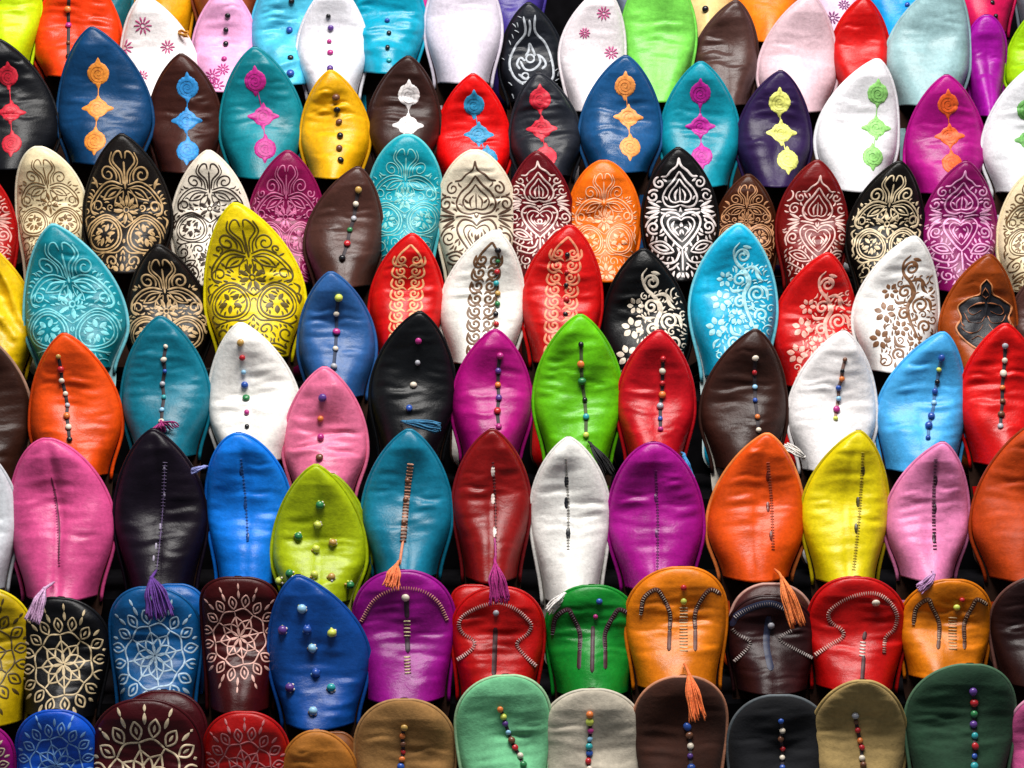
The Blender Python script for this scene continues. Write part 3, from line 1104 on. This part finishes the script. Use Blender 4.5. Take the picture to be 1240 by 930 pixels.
Q('B', (1150, 702), 1089, 1201, 'CC7A1A', 'amber round toed slipper with stitched arches beside dark green suede slipper', d_many(arches(1154, 724, 786, 48, '5A3018', 'B89E84', 'C9A878'), d_beads((1166, 724), (1158, 736), 'ry', 8, thread_shade=None)), bot=822)
Q('B', (1260, 697), 1199, 1312, '2A1414', 'plain dark brown round toed slipper beside amber slipper', bot=830, piping='6A4A44')


# ---- third row: pointed toes with stitched centre seams
def seam(x0, y0, x1, y1, hexs, step=4.2, ln=5, w=1.6):
    mid = ((x0 + x1) / 2 + 1.5, (y0 + y1) / 2)
    return d_many(d_pxstrokes([[(x0, y0), mid, (x1, y1)]], hexs, 1.3, 'seam', lift=0.0005),
                  d_pxstitch([[(x0, y0), mid, (x1, y1)]], hexs, step * 0.8, ln * 0.7, w * 0.6, lift=0.0008))


P('C', (-22, 543), -70, 23, 'C9CDD2', 'white leather pointed slipper beside a pink slipper with lilac tassel', bot=718, sole='8A7A70')
P('C', (60, 532), 13, 141, 'CC5A8A', 'deep pink pointed slipper with dark centre seam and lilac tassel', d_many(seam(66, 592, 72, 685, 'A02868', 4, 5, 1.4), d_pxstrokes([[(62, 578), (68, 605), (72, 640), (71, 680)]], '5E1238', 2.2, 'seam'), d_tassel((64, 706), (40, 752), 'C9A0C4', n=24, spread=13)), bot=728, seam=0.004, shape='o')
P('C', (187, 521), 138, 251, '170C1C', 'blackish purple pointed slipper with tiny silver inlays and purple tassel', d_many(seam(200, 560, 190, 690, '57456A', 5, 8, 1.5), d_diamonds([(199, 567), (199, 599), (194, 637), (189, 661), (186, 676)], '9C94A8', 4), d_tassel((189, 692), (193, 748), '5B2E86', n=30, spread=19)), bot=722)
P('C', (291, 526), 249, 351, '0A76D2', 'bright blue pointed slipper with fine seam, below a white slipper', d_many(seam(292, 556, 300, 655, '0A4E98', 5, 4.5, 1.4), d_diamonds([(292, 571), (297, 612), (300, 650)], '0C3E7C', 6), d_tassel((252, 566), (232, 572), '8A90C8', n=8, spread=5, y1=-0.15)), bot=712, shape='o')
P('C', (384, 564), 331, 446, 'A4B41C', 'olive lime pointed slipper with bead studs and pearl edging', d_many(d_studs([(388, 611), (385, 635), (361, 649), (403, 657), (382, 665), (352, 695), (380, 697), (401, 700), (340, 703), (422, 708)], 'gygcygycyg', 10)), bot=732, dy=-0.03, sole='C8CC60', crease=0.62)
P('C', (402, 575), 345, 450, '8A9A18', 'olive lime slipper rim behind its studded mate', mate=True, dy=-0.012, hi=0.004, curl=0.001, bot=728)
P('C', (496, 521), 439, 548, '0E6E88', 'teal pointed slipper with copper centre braid and orange tassel', d_many(d_pxstrokes([[(497, 562), (493, 600), (488, 655)]], '7A6A62', 7, 'braid'), d_pxstitch([[(497, 562), (493, 600), (488, 655)]], 'C08468', 4, 8, 1.8, lift=0.0022), d_beads((494, 581), (488, 634), 'nnn', 8, thread_shade=None), d_pxstrokes([[(488, 655), (486, 668), (484, 684)]], 'D88058', 3.2, 'cord', lift=0.002), d_tassel((484, 680), (474, 712), 'E27848', n=24, spread=13)), bot=702)
P('C', (596, 521), 546, 639, '840012', 'dark red pointed slipper with silver diamond inlays and magenta tassel', d_many(d_diamonds([(597, 571), (597, 604), (599, 644)], 'E8D8D0', 7), seam(597, 560, 600, 668, '5A0810', 5, 5, 1.4), d_pxstrokes([[(599, 652), (600, 664), (600, 680)]], 'A01C72', 2.6, 'cord', lift=0.002), d_tassel((600, 676), (606, 730), 'A01C72', n=28, spread=17)), bot=705, piping='7A2024')
P('C', (688, 531), 641, 737, 'ECEAE6', 'white pointed slipper with black diamond seam and white tassel above green slipper', d_many(seam(685, 555, 688, 665, '9A968E', 4.5, 5, 1.3), d_diamonds([(686, 583), (686, 609), (688, 646)], '1A1C22', 8), d_tassel((688, 715), (664, 742), 'E6E2DE', n=14, spread=8, front=0.135)), bot=742, sole='8E8880')
P('C', (790, 537), 735, 851, '9A2080', 'plum magenta pointed slipper with faint seam, above amber slipper', d_many(seam(794, 570, 796, 690, '6E1064', 4.5, 5, 1.4), d_diamonds([(794, 603), (795, 646)], '5A0C54', 6)), bot=716, seam=0.003, shape='o')
P('C', (927, 526), 852, 972, 'D2571A', 'orange pointed slipper with fine seam and orange tassel over brown slipper', d_many(seam(930, 560, 936, 665, 'A83E12', 4, 6, 1.4), d_diamonds([(930, 577), (930, 614), (934, 649)], '6A1E0C', 7), d_tassel((936, 690), (966, 757), 'E07A3C', n=26, spread=11)), bot=704, vb=0.72, piping='E88A5A')
P('C', (1038, 523), 970, 1076, 'D8C800', 'yellow pointed slipper with small dark diamonds along its seam', d_many(seam(1045, 548, 1034, 690, 'A89200', 4.2, 6, 1.3), d_diamonds([(1045, 570), (1039, 608), (1037, 640)], '3A3200', 7)), bot=708, piping='B8A81A')
P('C', (1138, 537), 1073, 1176, 'D886AE', 'light pink pointed slipper with dark stitched seam and small lilac tassel', d_many(d_pxstitch([[(1133, 556), (1132, 665)]], '5E3048', 4, 4.5, 1.6), d_diamonds([(1133, 582), (1132, 616), (1131, 652)], '3E1830', 7), d_tassel((1128, 694), (1112, 714), 'B88AB8', n=12, spread=7, front=0.135)), bot=704, vb=0.66)
P('C', (1252, 512), 1176, 1308, 'B04812', 'rust orange pointed slipper beside light pink slipper', bot=705, piping='8E3A14', kind='matt')

# ---- fourth row: pointed toes with bead columns
P('D', (-18, 408), -62, 41, '3A2018', 'dark brown pointed slipper beside orange beaded slipper', bot=592, piping='9A7A6A')
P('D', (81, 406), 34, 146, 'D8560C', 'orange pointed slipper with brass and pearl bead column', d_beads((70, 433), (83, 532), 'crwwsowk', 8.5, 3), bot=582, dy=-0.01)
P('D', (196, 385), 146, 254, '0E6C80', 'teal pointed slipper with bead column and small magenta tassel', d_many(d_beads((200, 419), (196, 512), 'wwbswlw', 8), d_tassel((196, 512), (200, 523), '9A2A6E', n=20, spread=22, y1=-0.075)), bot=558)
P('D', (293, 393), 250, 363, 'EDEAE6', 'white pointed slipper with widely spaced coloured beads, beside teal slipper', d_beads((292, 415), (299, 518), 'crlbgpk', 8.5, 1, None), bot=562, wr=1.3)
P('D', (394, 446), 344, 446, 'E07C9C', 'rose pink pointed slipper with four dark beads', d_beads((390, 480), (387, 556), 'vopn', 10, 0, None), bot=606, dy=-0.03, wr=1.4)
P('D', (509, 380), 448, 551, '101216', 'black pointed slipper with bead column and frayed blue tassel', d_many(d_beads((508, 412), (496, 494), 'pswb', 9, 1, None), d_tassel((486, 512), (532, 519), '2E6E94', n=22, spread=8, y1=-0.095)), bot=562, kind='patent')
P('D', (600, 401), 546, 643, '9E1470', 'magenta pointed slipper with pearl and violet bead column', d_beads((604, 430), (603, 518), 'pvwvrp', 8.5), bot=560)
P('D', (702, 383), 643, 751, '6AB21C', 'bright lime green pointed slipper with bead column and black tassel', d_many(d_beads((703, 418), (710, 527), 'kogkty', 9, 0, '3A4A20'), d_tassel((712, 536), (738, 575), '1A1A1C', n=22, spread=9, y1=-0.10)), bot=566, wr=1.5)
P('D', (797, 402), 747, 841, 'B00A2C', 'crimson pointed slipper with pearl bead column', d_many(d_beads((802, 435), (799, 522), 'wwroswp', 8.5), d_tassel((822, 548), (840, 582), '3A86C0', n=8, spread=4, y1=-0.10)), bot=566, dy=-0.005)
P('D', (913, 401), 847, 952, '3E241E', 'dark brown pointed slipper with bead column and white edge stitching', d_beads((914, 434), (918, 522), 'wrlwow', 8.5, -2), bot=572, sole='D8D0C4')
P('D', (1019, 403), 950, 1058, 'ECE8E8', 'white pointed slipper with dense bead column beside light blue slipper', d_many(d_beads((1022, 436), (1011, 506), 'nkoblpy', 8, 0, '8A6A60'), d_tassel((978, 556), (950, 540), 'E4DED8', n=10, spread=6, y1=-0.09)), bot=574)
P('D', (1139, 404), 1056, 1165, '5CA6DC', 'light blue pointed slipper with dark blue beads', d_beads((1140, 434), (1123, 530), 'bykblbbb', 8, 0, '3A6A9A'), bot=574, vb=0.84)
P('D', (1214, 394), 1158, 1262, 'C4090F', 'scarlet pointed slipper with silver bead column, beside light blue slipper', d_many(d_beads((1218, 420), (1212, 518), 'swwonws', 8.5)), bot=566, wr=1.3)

# ---- fifth row: engraved, banded and flowered
P('E', (-30, 288), -72, 46, 'D8B41A', 'mustard yellow pointed slipper with deep wavy folds', bot=462, wr=1.5, folds=(0.011, 0.019, -1.05))
P('E', (67, 274), 33, 158, '12808E', 'teal pointed slipper engraved with pale turquoise arabesque, white edge', d_unit(pat_arabesque(0.05), '6FC4CC'), bot=452, piping='7FC0CC', dy=-0.01, sole='9ACAD0')
P('E', (194, 299), 152, 256, '16110F', 'black pointed slipper engraved with gold arabesque, between teal and yellow ones', d_unit(pat_arabesque(0.06), 'B89A70'), bot=452)
P('E', (287, 249), 245, 366, 'E0C81C', 'yellow pointed slipper engraved with dark arabesque', d_unit(pat_arabesque(0.055), '5A4A10'), bot=440, piping='E0D24A')
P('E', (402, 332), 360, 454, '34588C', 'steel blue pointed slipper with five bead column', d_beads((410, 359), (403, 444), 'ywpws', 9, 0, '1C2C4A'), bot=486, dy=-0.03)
P('E', (500, 286), 451, 541, 'C00A12', 'red pointed slipper with golden filigree band behind black slipper', d_unit(pat_band(0.055, 0.36, 0.36), 'E0A070'), bot=446)
P('E', (600, 282), 533, 637, 'ECEAE4', 'white pointed slipper with gold filigree band and green beads', d_many(d_unit(pat_band(0.055, 0.27, 0.34), '6A4A30'), d_beads((602, 302), (601, 395), 'kgrtcgkr', 7.5, 0, None)), bot=446)
P('E', (690, 275), 634, 732, 'B8081A', 'red pointed slipper with golden filigree band beside black flowered slipper', d_many(d_unit(pat_band(0.055, 0.33, 0.36), 'E08A68'), d_beads((686, 310), (684, 380), 'krkrk', 7, 0, None)), bot=446)
P('E', (778, 304), 728, 837, '0C0D10', 'black pointed slipper with cream flowers and spirals', d_unit(pat_floral(0.055), 'E6D8C4'), bot=470, kind='patent')
P('E', (893, 274), 833, 938, '18A0C4', 'turquoise pointed slipper with pale flowers and spirals', d_unit(pat_floral(0.055), 'A8DCE4'), bot=462, piping='86D0E0', sole='C8D8D8')
P('E', (1000, 309), 933, 1036, 'B80810', 'red pointed slipper with pink flowers and spirals', d_unit(pat_floral(0.055), 'E8A898'), bot=474)
P('E', (1104, 289), 1033, 1137, 'ECEAE8', 'white pointed slipper with brown and gold flowers and spirals', d_unit(pat_floral(0.055), '7A5234'), bot=454)


def d_applique(s):
    out = [(1195, 338), (1188, 346), (1187, 356), (1172, 362), (1160, 372), (1164, 386), (1158, 398), (1168, 412), (1186, 424),
           (1204, 424), (1222, 412), (1226, 398), (1221, 386), (1224, 372), (1212, 362), (1202, 356), (1201, 346), (1195, 338)]
    xs = s.xs_from_px(smooth_curve(out, 5))
    c = s.xs_from_px([(1192, 386)])[0]
    vs, fs = [], []
    n = len(xs)
    for rr, lf in ((0.0, 0.002), (0.3, 0.0026), (0.6, 0.0018), (0.9, 0.002), (1.0, 0.0002)):
        q = c + (xs - c) * rr
        Pp, Nn = s.sample((q[:, 0] - s.center(q[:, 1])) / np.maximum(s.vwidth(q[:, 1]), 1e-5), q[:, 1])
        vs += list(Pp + Nn * lf)
    mesh_obj('applique', vs, grid_faces(5, n), leather('2A2A30', 'patent'), s.e)
    s.strokes([(xs, 2.6 * s.mpp, 'c')], plain('C07A4A', 0.5, name='thread_shade'), 'stitching', lift=0.0026)
    half = [[(1194, 348), (1189, 356), (1194, 362)], [(1192, 366), (1180, 368), (1172, 376), (1178, 382), (1188, 376)],
            [(1168, 380), (1174, 390), (1186, 392), (1192, 384)], [(1164, 396), (1172, 404), (1184, 402), (1190, 394)],
            [(1176, 412), (1184, 408), (1192, 412)], [(1166, 388), (1164, 392), (1168, 396)]]
    full = half + [[(2 * 1193.5 - x, y) for x, y in l] for l in half]
    it = [(s.xs_from_px(smooth_curve(l, 6)), 1.7 * s.mpp, 'c') for l in full]
    for q in it:
        s.strokes([q], plain('A0603A', 0.5, name='thread_shade'), 'stitching', lift=0.0032)


P('E', (1194, 311), 1133, 1227, '8A4214', 'saddle brown pointed slipper with black applique panel', d_applique, bot=450, dy=-0.008)
P('E', (1268, 322), 1222, 1305, '4A302C', 'plain dull brown pointed slipper behind scarlet slipper', bot=455)

# ---- sixth row: engraved
P('F', (-20, 208), -62, 23, '9A1018', 'red pointed slipper engraved with pale leaves beside cream slipper', d_unit(pat_hearts(0.055), 'D89A90'), bot=372)
P('F', (50, 181), 19, 103, 'E6D6B4', 'cream pointed slipper engraved with brown arabesque beside red engraved slipper', d_unit(pat_arabesque(0.05), '7A5A34'), bot=345, piping='EFE4CC', shape='o')
P('F', (150, 166), 102, 209, '17110F', 'large black pointed slipper engraved with gold arabesque, between two cream ones', d_unit(pat_arabesque(0.055), 'B79668'), bot=335)
P('F', (254, 185), 207, 304, 'E8DED0', 'ivory pointed slipper engraved with black arabesque, between black and maroon ones', d_unit(pat_arabesque(0.055), '33241C'), bot=350)
P('F', (350, 186), 303, 396, '7A1446', 'raspberry pointed slipper engraved with pink arabesque', d_unit(pat_arabesque(0.05), 'C86A94'), bot=350)
P('F', (434, 205), 368, 463, '4A2E28', 'plain brown pointed slipper with bead column among engraved ones', d_beads((433, 231), (415, 313), 'cwswrk', 8.5, 2), bot=352, dy=-0.03, wr=0.7)
P('F', (494, 166), 446, 536, '1C98A8', 'turquoise pointed slipper engraved with fine arabesque', d_unit(pat_arabesque(0.045), '7FC4C0'), bot=330, piping='6ABCC4', shape='o')
P('F', (575, 185), 525, 623, 'E4D8C4', 'cream pointed slipper engraved with brown heart and spade', d_unit(pat_hearts(0.055), '5A4030'), bot=352, shape='o')
P('F', (650, 187), 610, 691, '6A0A1E', 'dark red pointed slipper engraved with white heart, between cream and peach ones', d_unit(pat_hearts(0.06), 'E6CCC4'), bot=345)
P('F', (730, 197), 688, 776, 'DE7038', 'peach orange pointed slipper engraved with pale arabesque', d_unit(pat_arabesque(0.045), 'F0B088'), bot=345, shape='o')
P('F', (820, 182), 773, 865, '0E0C0E', 'black pointed slipper engraved with bold white heart and spade', d_unit(pat_hearts(0.062), 'E2D8D6'), bot=345)
P('F', (905, 214), 863, 941, '4A2414', 'brown pointed slipper engraved with copper arabesque', d_unit(pat_arabesque(0.055), 'C08A60'), bot=360)
P('F', (988, 197), 938, 1024, '6E0A14', 'dark red pointed slipper engraved with white heart beside black gold one', d_unit([(p + np.array([0.12, 0.15]), w, k) for p, w, k in pat_hearts(0.055)], 'D8B4AC'), bot=352)
P('F', (1086, 199), 1022, 1117, '14100E', 'black pointed slipper engraved with cream arabesque, between dark red and plum ones', d_unit(pat_arabesque(0.06), 'D8C4A0'), bot=358)
P('F', (1166, 199), 1115, 1208, '7A0E56', 'plum pointed slipper engraved with pink heart and spade', d_unit(pat_hearts(0.055), 'D898C0'), bot=358)
P('F', (1246, 210), 1205, 1297, 'E6D8B8', 'cream pointed slipper engraved with brown arabesque beside plum slipper', d_unit(pat_arabesque(0.055), '6E5232'), bot=360)

# ---- seventh row: linked medallions
P('G', (2, 52), -42, 73, '15161B', 'black leather slipper with three red medallions beside blue orange one', d_medal([(10, 92), (13, 136), (14, 174)], 12, 'C01830', '7A0818'), bot=212, kind='patent', wr=1.4)
P('G', (114, 37), 68, 184, '1B4068', 'dark blue pointed slipper with three orange medallions beside brown slipper', d_medal([(119, 89), (118, 131), (115, 171)], 13, 'E08A30', 'A84C14'), bot=205)
P('G', (221, 69), 182, 271, '45241E', 'dark brown pointed slipper with three blue medallions', d_medal([(227, 106), (226, 146), (227, 183)], 13, '2A86C8', '1A5A96'), bot=215)
P('G', (310, 61), 266, 368, '0E7884', 'teal pointed slipper with magenta medallions beside yellow beaded slipper', d_medal([(309, 98), (319, 141), (321, 180)], 13, 'B0187E', '7A0A58'), bot=222)
P('G', (402, 89), 364, 448, 'DCA814', 'golden yellow pointed slipper with dark bead column', d_beads((406, 118), (411, 196), 'nknknk', 9, 3, None), bot=222, dy=-0.01, wr=1.3)
P('G', (495, 72), 445, 535, '3E2622', 'dark brown pointed slipper with two white medallions', d_medal([(495, 115), (494, 152)], 13, 'DED8D8', '9A9494'), bot=205)
P('G', (573, 94), 528, 622, 'D01218', 'red pointed slipper with blue medallions', d_medal([(574, 127), (580, 163), (590, 192)], 12.5, '2488B4', '125E86'), bot=232)
P('G', (652, 91), 615, 703, '2A2C34', 'charcoal pointed slipper with three red medallions beside blue slipper', d_medal([(654, 120), (656, 156), (661, 190)], 13, 'C41C34', '860C1E'), bot=220, kind='patent', wr=1.5)
P('G', (757, 71), 701, 801, '244A74', 'glossy blue pointed slipper with three orange medallions between charcoal and teal ones', d_medal([(757, 104), (761, 142), (763, 178)], 12.5, 'E8944A', 'B8581C'), bot=215, kind='patent')
P('G', (847, 79), 799, 896, '0C8496', 'teal pointed slipper with magenta medallions beside purple slipper', d_medal([(848, 113), (848, 153), (850, 189)], 12.5, 'AE148C', '740A60'), bot=232)
P('G', (944, 89), 893, 984, '33204E', 'dark purple pointed slipper with three pale yellow medallions', d_medal([(944, 124), (946, 161), (954, 194)], 13, 'D8D870', '8A8A2A'), bot=232)
P('G', (1060, 75), 991, 1091, 'E2E0E4', 'white pointed slipper with three lime green medallions, between purple and magenta ones', d_medal([(1063, 113), (1061, 155), (1057, 190)], 12.5, '8CCB6E', '4E8A3A'), bot=238, wr=0.7)
P('G', (1143, 95), 1091, 1191, '9A0E74', 'magenta pointed slipper with three orange medallions', d_medal([(1148, 126), (1150, 165), (1153, 198)], 12.5, 'DE5A1C', '9A3408'), bot=240, wr=0.8)
P('G', (1252, 82), 1186, 1296, 'D8D8DC', 'white pointed slipper with green medallions beside magenta slipper', d_medal([(1244, 133), (1246, 170)], 12.5, '5C9A4A', '356A2A'), bot=240)

# ---- eighth row: mixed
P('H', (14, -62), -32, 51, 'BCD23A', 'folded yellow lime slipper beside orange beaded slipper', bot=86, folds=(0.006, 0.035, -0.9))
P('H', (94, -40), 40, 150, 'DE4C18', 'orange red pointed slipper with small bead column, back row', d_beads((84, -8), (82, 70), 'pwpnk', 8), bot=100, wr=1.4)
P('H', (176, -2), 144, 238, 'E6E0E0', 'white slipper with embroidered pink flowers beside orange red slipper', d_flowers([(173, 31), (203, 57), (151, 58), (172, 92)], 11, 'B04878'), bot=140, wr=0.6, dy=-0.015)
P('H', (275, -12), 233, 312, 'E0A8CC', 'pale lilac pink slipper with dark bead column and magenta flowers', d_many(d_beads((276, 20), (272, 72), 'kkkp', 7, 0, None), d_flowers([(257, 92), (270, 84), (262, 104)], 10, 'A02070')), bot=118)
P('H', (350, -42), 303, 397, '5FB0CC', 'sky blue slipper with dark beads and deep folds', d_beads((352, 2), (352, 90), 'k_b_kb', 9.5, 0, None), bot=110, wr=1.6, folds=(0.004, 0.03, 0.3))
P('H', (405, -16), 361, 447, 'E6E4EA', 'white pointed slipper with dark bead column above golden slipper', d_beads((399, 18), (400, 82), 'kvppv', 7.5, 0, None), bot=122, wr=0.6, dy=-0.03)
P('H', (472, -52), 426, 517, '1492AC', 'turquoise slipper with dark beads in glossy folded leather', d_beads((470, 10), (470, 72), '_bkkt', 8, 0, None), bot=96, kind='patent', wr=1.6, folds=(0.005, 0.028, 0.2))
P('H', (558, -52), 513, 606, 'D0C8D4', 'plain silvery white slipper beside charcoal engraved slipper', bot=108, wr=0.5, hi=0.04)


def pat_ogee(s):
    ls = [[(634, 20), (636, 40), (625, 55), (617, 75), (622, 92), (634, 103)], [(648, 18), (648, 38), (660, 52), (668, 72), (670, 92), (662, 104)],
          [(630, 74), (636, 84), (646, 84), (654, 76), (652, 66)], [(628, 90), (638, 96), (648, 92), (658, 92)], [(641, 52), (640, 62), (636, 68)], [(641, 52), (646, 62), (648, 68)],
          [(630, 84), (626, 78), (630, 70), (636, 74)], [(656, 84), (661, 78), (657, 70), (650, 66)], [(626, 96), (632, 100), (642, 98)], [(642, 98), (654, 101), (662, 96)],
          [(640, 44), (642, 34), (641, 24)]]
    it = [(s.xs_from_px(smooth_curve(l, 8)), 2.8 * s.mpp, 'c') for l in ls]
    r = random.Random(4)
    for _ in range(70):
        x, y = r.uniform(606, 678), r.uniform(20, 124)
        if abs(x - 643) < 8 + 16 * math.sin(min(1, max(0, (y - 20) / 84)) * PI * 0.75):
            continue
        an = r.uniform(-0.5, 0.5) + (0.9 if x < 642 else 2.2)
        c, q = math.cos(an) * 3, math.sin(an) * 3
        it.append((s.xs_from_px([(x - c, y - q), (x, y), (x + c, y + q)]), 1.3 * s.mpp, 'l'))
    it += [(circle(*s.xs_from_px([(642, 71)])[0], 5 * s.mpp), 2.4 * s.mpp, 'c'), (circle(*s.xs_from_px([(636, 92)])[0], 4 * s.mpp), 2.2 * s.mpp, 'c'),
           (circle(*s.xs_from_px([(652, 94)])[0], 4 * s.mpp), 2.2 * s.mpp, 'c')]
    s.strokes(it, plain('A6ABB2', 0.6, name='thread_shade'), 'embossed_pattern')


P('H', (640, 8), 602, 682, '23262E', 'charcoal pointed slipper with silver ogee outline', pat_ogee, bot=130)
P('H', (730, -10), 678, 757, 'E6DEE2', 'white slipper with small pink embroidered flowers beside light green slipper', d_flowers([(731, 16), (708, 40), (740, 64)], 8.5, 'C05A8C'), bot=142, wr=0.5, dy=-0.022)
P('H', (797, -42), 755, 845, '7CC462', 'plain light green slipper, back row', bot=130, wr=0.9)
P('H', (890, 4), 841, 920, '4A322E', 'plain dark brown slipper beside pale pink slipper', bot=134, wr=1.2)
P('H', (978, -2), 915, 1012, 'D8BCC4', 'plain pale pink slipper beside red slipper', bot=142, wr=0.5)
P('H', (1044, 0), 1003, 1074, 'B80C20', 'plain red slipper between pale pink and pale teal slippers', bot=128, wr=0.7)
P('H', (1146, -22), 1073, 1177, '94B0B4', 'plain pale teal grey slipper', bot=136, wr=0.5)
P('H', (1192, 22), 1170, 1217, '94288E', 'narrow orchid magenta slipper beside pale teal slipper', bot=148, shape='o', wr=0.6)
P('H', (1256, 14), 1212, 1296, '9EC840', 'plain lime slipper above white green medallion slipper', bot=120)

# ---- back row, only lower ends in view
P('I', (138, -98), 112, 164, '0E5A66', 'dark teal slipper squeezed between orange red and flowered slippers', bot=52)
P('I', (206, -92), 164, 240, 'D09420', 'amber slipper behind white flowered slipper', d_tassel((216, 48), (228, 42), 'E0A040', n=6, spread=4, y1=0.36), bot=62)
P('I', (268, -104), 232, 318, '8A4A34', 'rust brown slipper behind pale lilac pink slipper', bot=42)
P('I', (424, -104), 388, 462, 'C88A6A', 'peach brown slipper behind white and turquoise slippers', bot=40)
P('I', (520, -100), 482, 562, 'A01872', 'magenta slipper behind silvery white slipper', bot=44)
P('I', (620, -96), 580, 662, '40347E', 'violet blue slipper behind silvery white slipper', bot=52)
P('I', (768, -100), 738, 806, '8A96A8', 'blue grey slipper between white flowered and light green slippers', bot=50)
P('I', (850, -100), 812, 890, 'D8C08E', 'beige slipper with one dark bead', d_beads((856, 12), (856, 12), 'k', 8, 0, None), bot=54)
P('I', (926, -96), 886, 970, 'DE7A1C', 'orange slipper behind pale pink slipper', bot=58)
P('I', (1012, -100), 972, 1050, 'DCC0D4', 'pale lilac slipper with purple flower specks', d_flowers([(1008, 22), (1022, 6)], 9, '6A2A62'), bot=48)
P('I', (1084, -96), 1046, 1128, '3A92D0', 'azure blue slipper behind red slipper', d_beads((1094, -10), (1100, 6), 'kb', 7, 0, None), bot=62)
P('I', (1192, -96), 1152, 1232, 'B81450', 'crimson pink slipper behind narrow orchid slipper', d_beads((1200, 2), (1206, 20), 'kk', 7, 0, None), bot=46)
P('I', (1262, -100), 1226, 1304, '5A6068', 'slate grey slipper behind lime slipper', bot=54)

# ------------------------------------------------------------------ build everything
rows = {}
for s in ALL:
    rows.setdefault(s.row, []).append(s)
tread = {}
for r, l in rows.items():
    tread[r] = min(s.T[2] for s in l if not s.mate) - 0.222
for s, d in zip(ALL, DECOR):
    s.build(tread[s.row])
    if d:
        d(s)

# stepped display stand under and behind the slippers
stand = bpy.data.objects.new('display_stand', None)
COL.objects.link(stand)
zmin = min(tread.values()) - 0.12
stand.location = (0, 0, 0)
stand['label'] = 'stepped display stand in black cloth behind the rows of slippers'
stand['category'] = 'stand'
cloth = plain('0B0A0D', 0.97, 60, 0.4, name='cloth')
order = 'ABCDEFGHI'
fronts = {r: min(s.O[1] for s in rows[r]) - 0.055 for r in order}


def step_box(y0, y1, z0, z1):
    x0, x1 = -0.85, 0.85
    b = 0.006
    v = [(x0, y0, z0), (x1, y0, z0), (x1, y0, z1 - b), (x0, y0, z1 - b), (x0, y0 + b, z1), (x1, y0 + b, z1),
         (x0, y1, z1), (x1, y1, z1), (x0, y1, z0), (x1, y1, z0)]
    f = [(0, 1, 2, 3), (3, 2, 5, 4), (4, 5, 7, 6), (6, 7, 9, 8), (8, 9, 1, 0), (0, 3, 4, 6, 8), (1, 9, 7, 5, 2)]
    mesh_obj('step', v, f, cloth, stand, smooth=False)


for i, r in enumerate(order):
    y1 = fronts[order[i + 1]] - 0.001 if i + 1 < len(order) else fronts[r] + 0.2
    step_box(fronts[r], y1, zmin, tread[r])
yb = fronts['I'] + 0.202
bv = [(-0.85, yb, zmin), (0.85, yb, zmin), (0.85, yb, tread['I'] + 0.5), (-0.85, yb, tread['I'] + 0.5)]
bv += [(x, y + 0.02, z) for x, y, z in bv]
mesh_obj('back_panel', bv, [(0, 1, 2, 3), (7, 6, 5, 4), (0, 4, 5, 1), (1, 5, 6, 2), (2, 6, 7, 3), (3, 7, 4, 0)], cloth, stand, smooth=False)
bpy.context.view_layer.update()
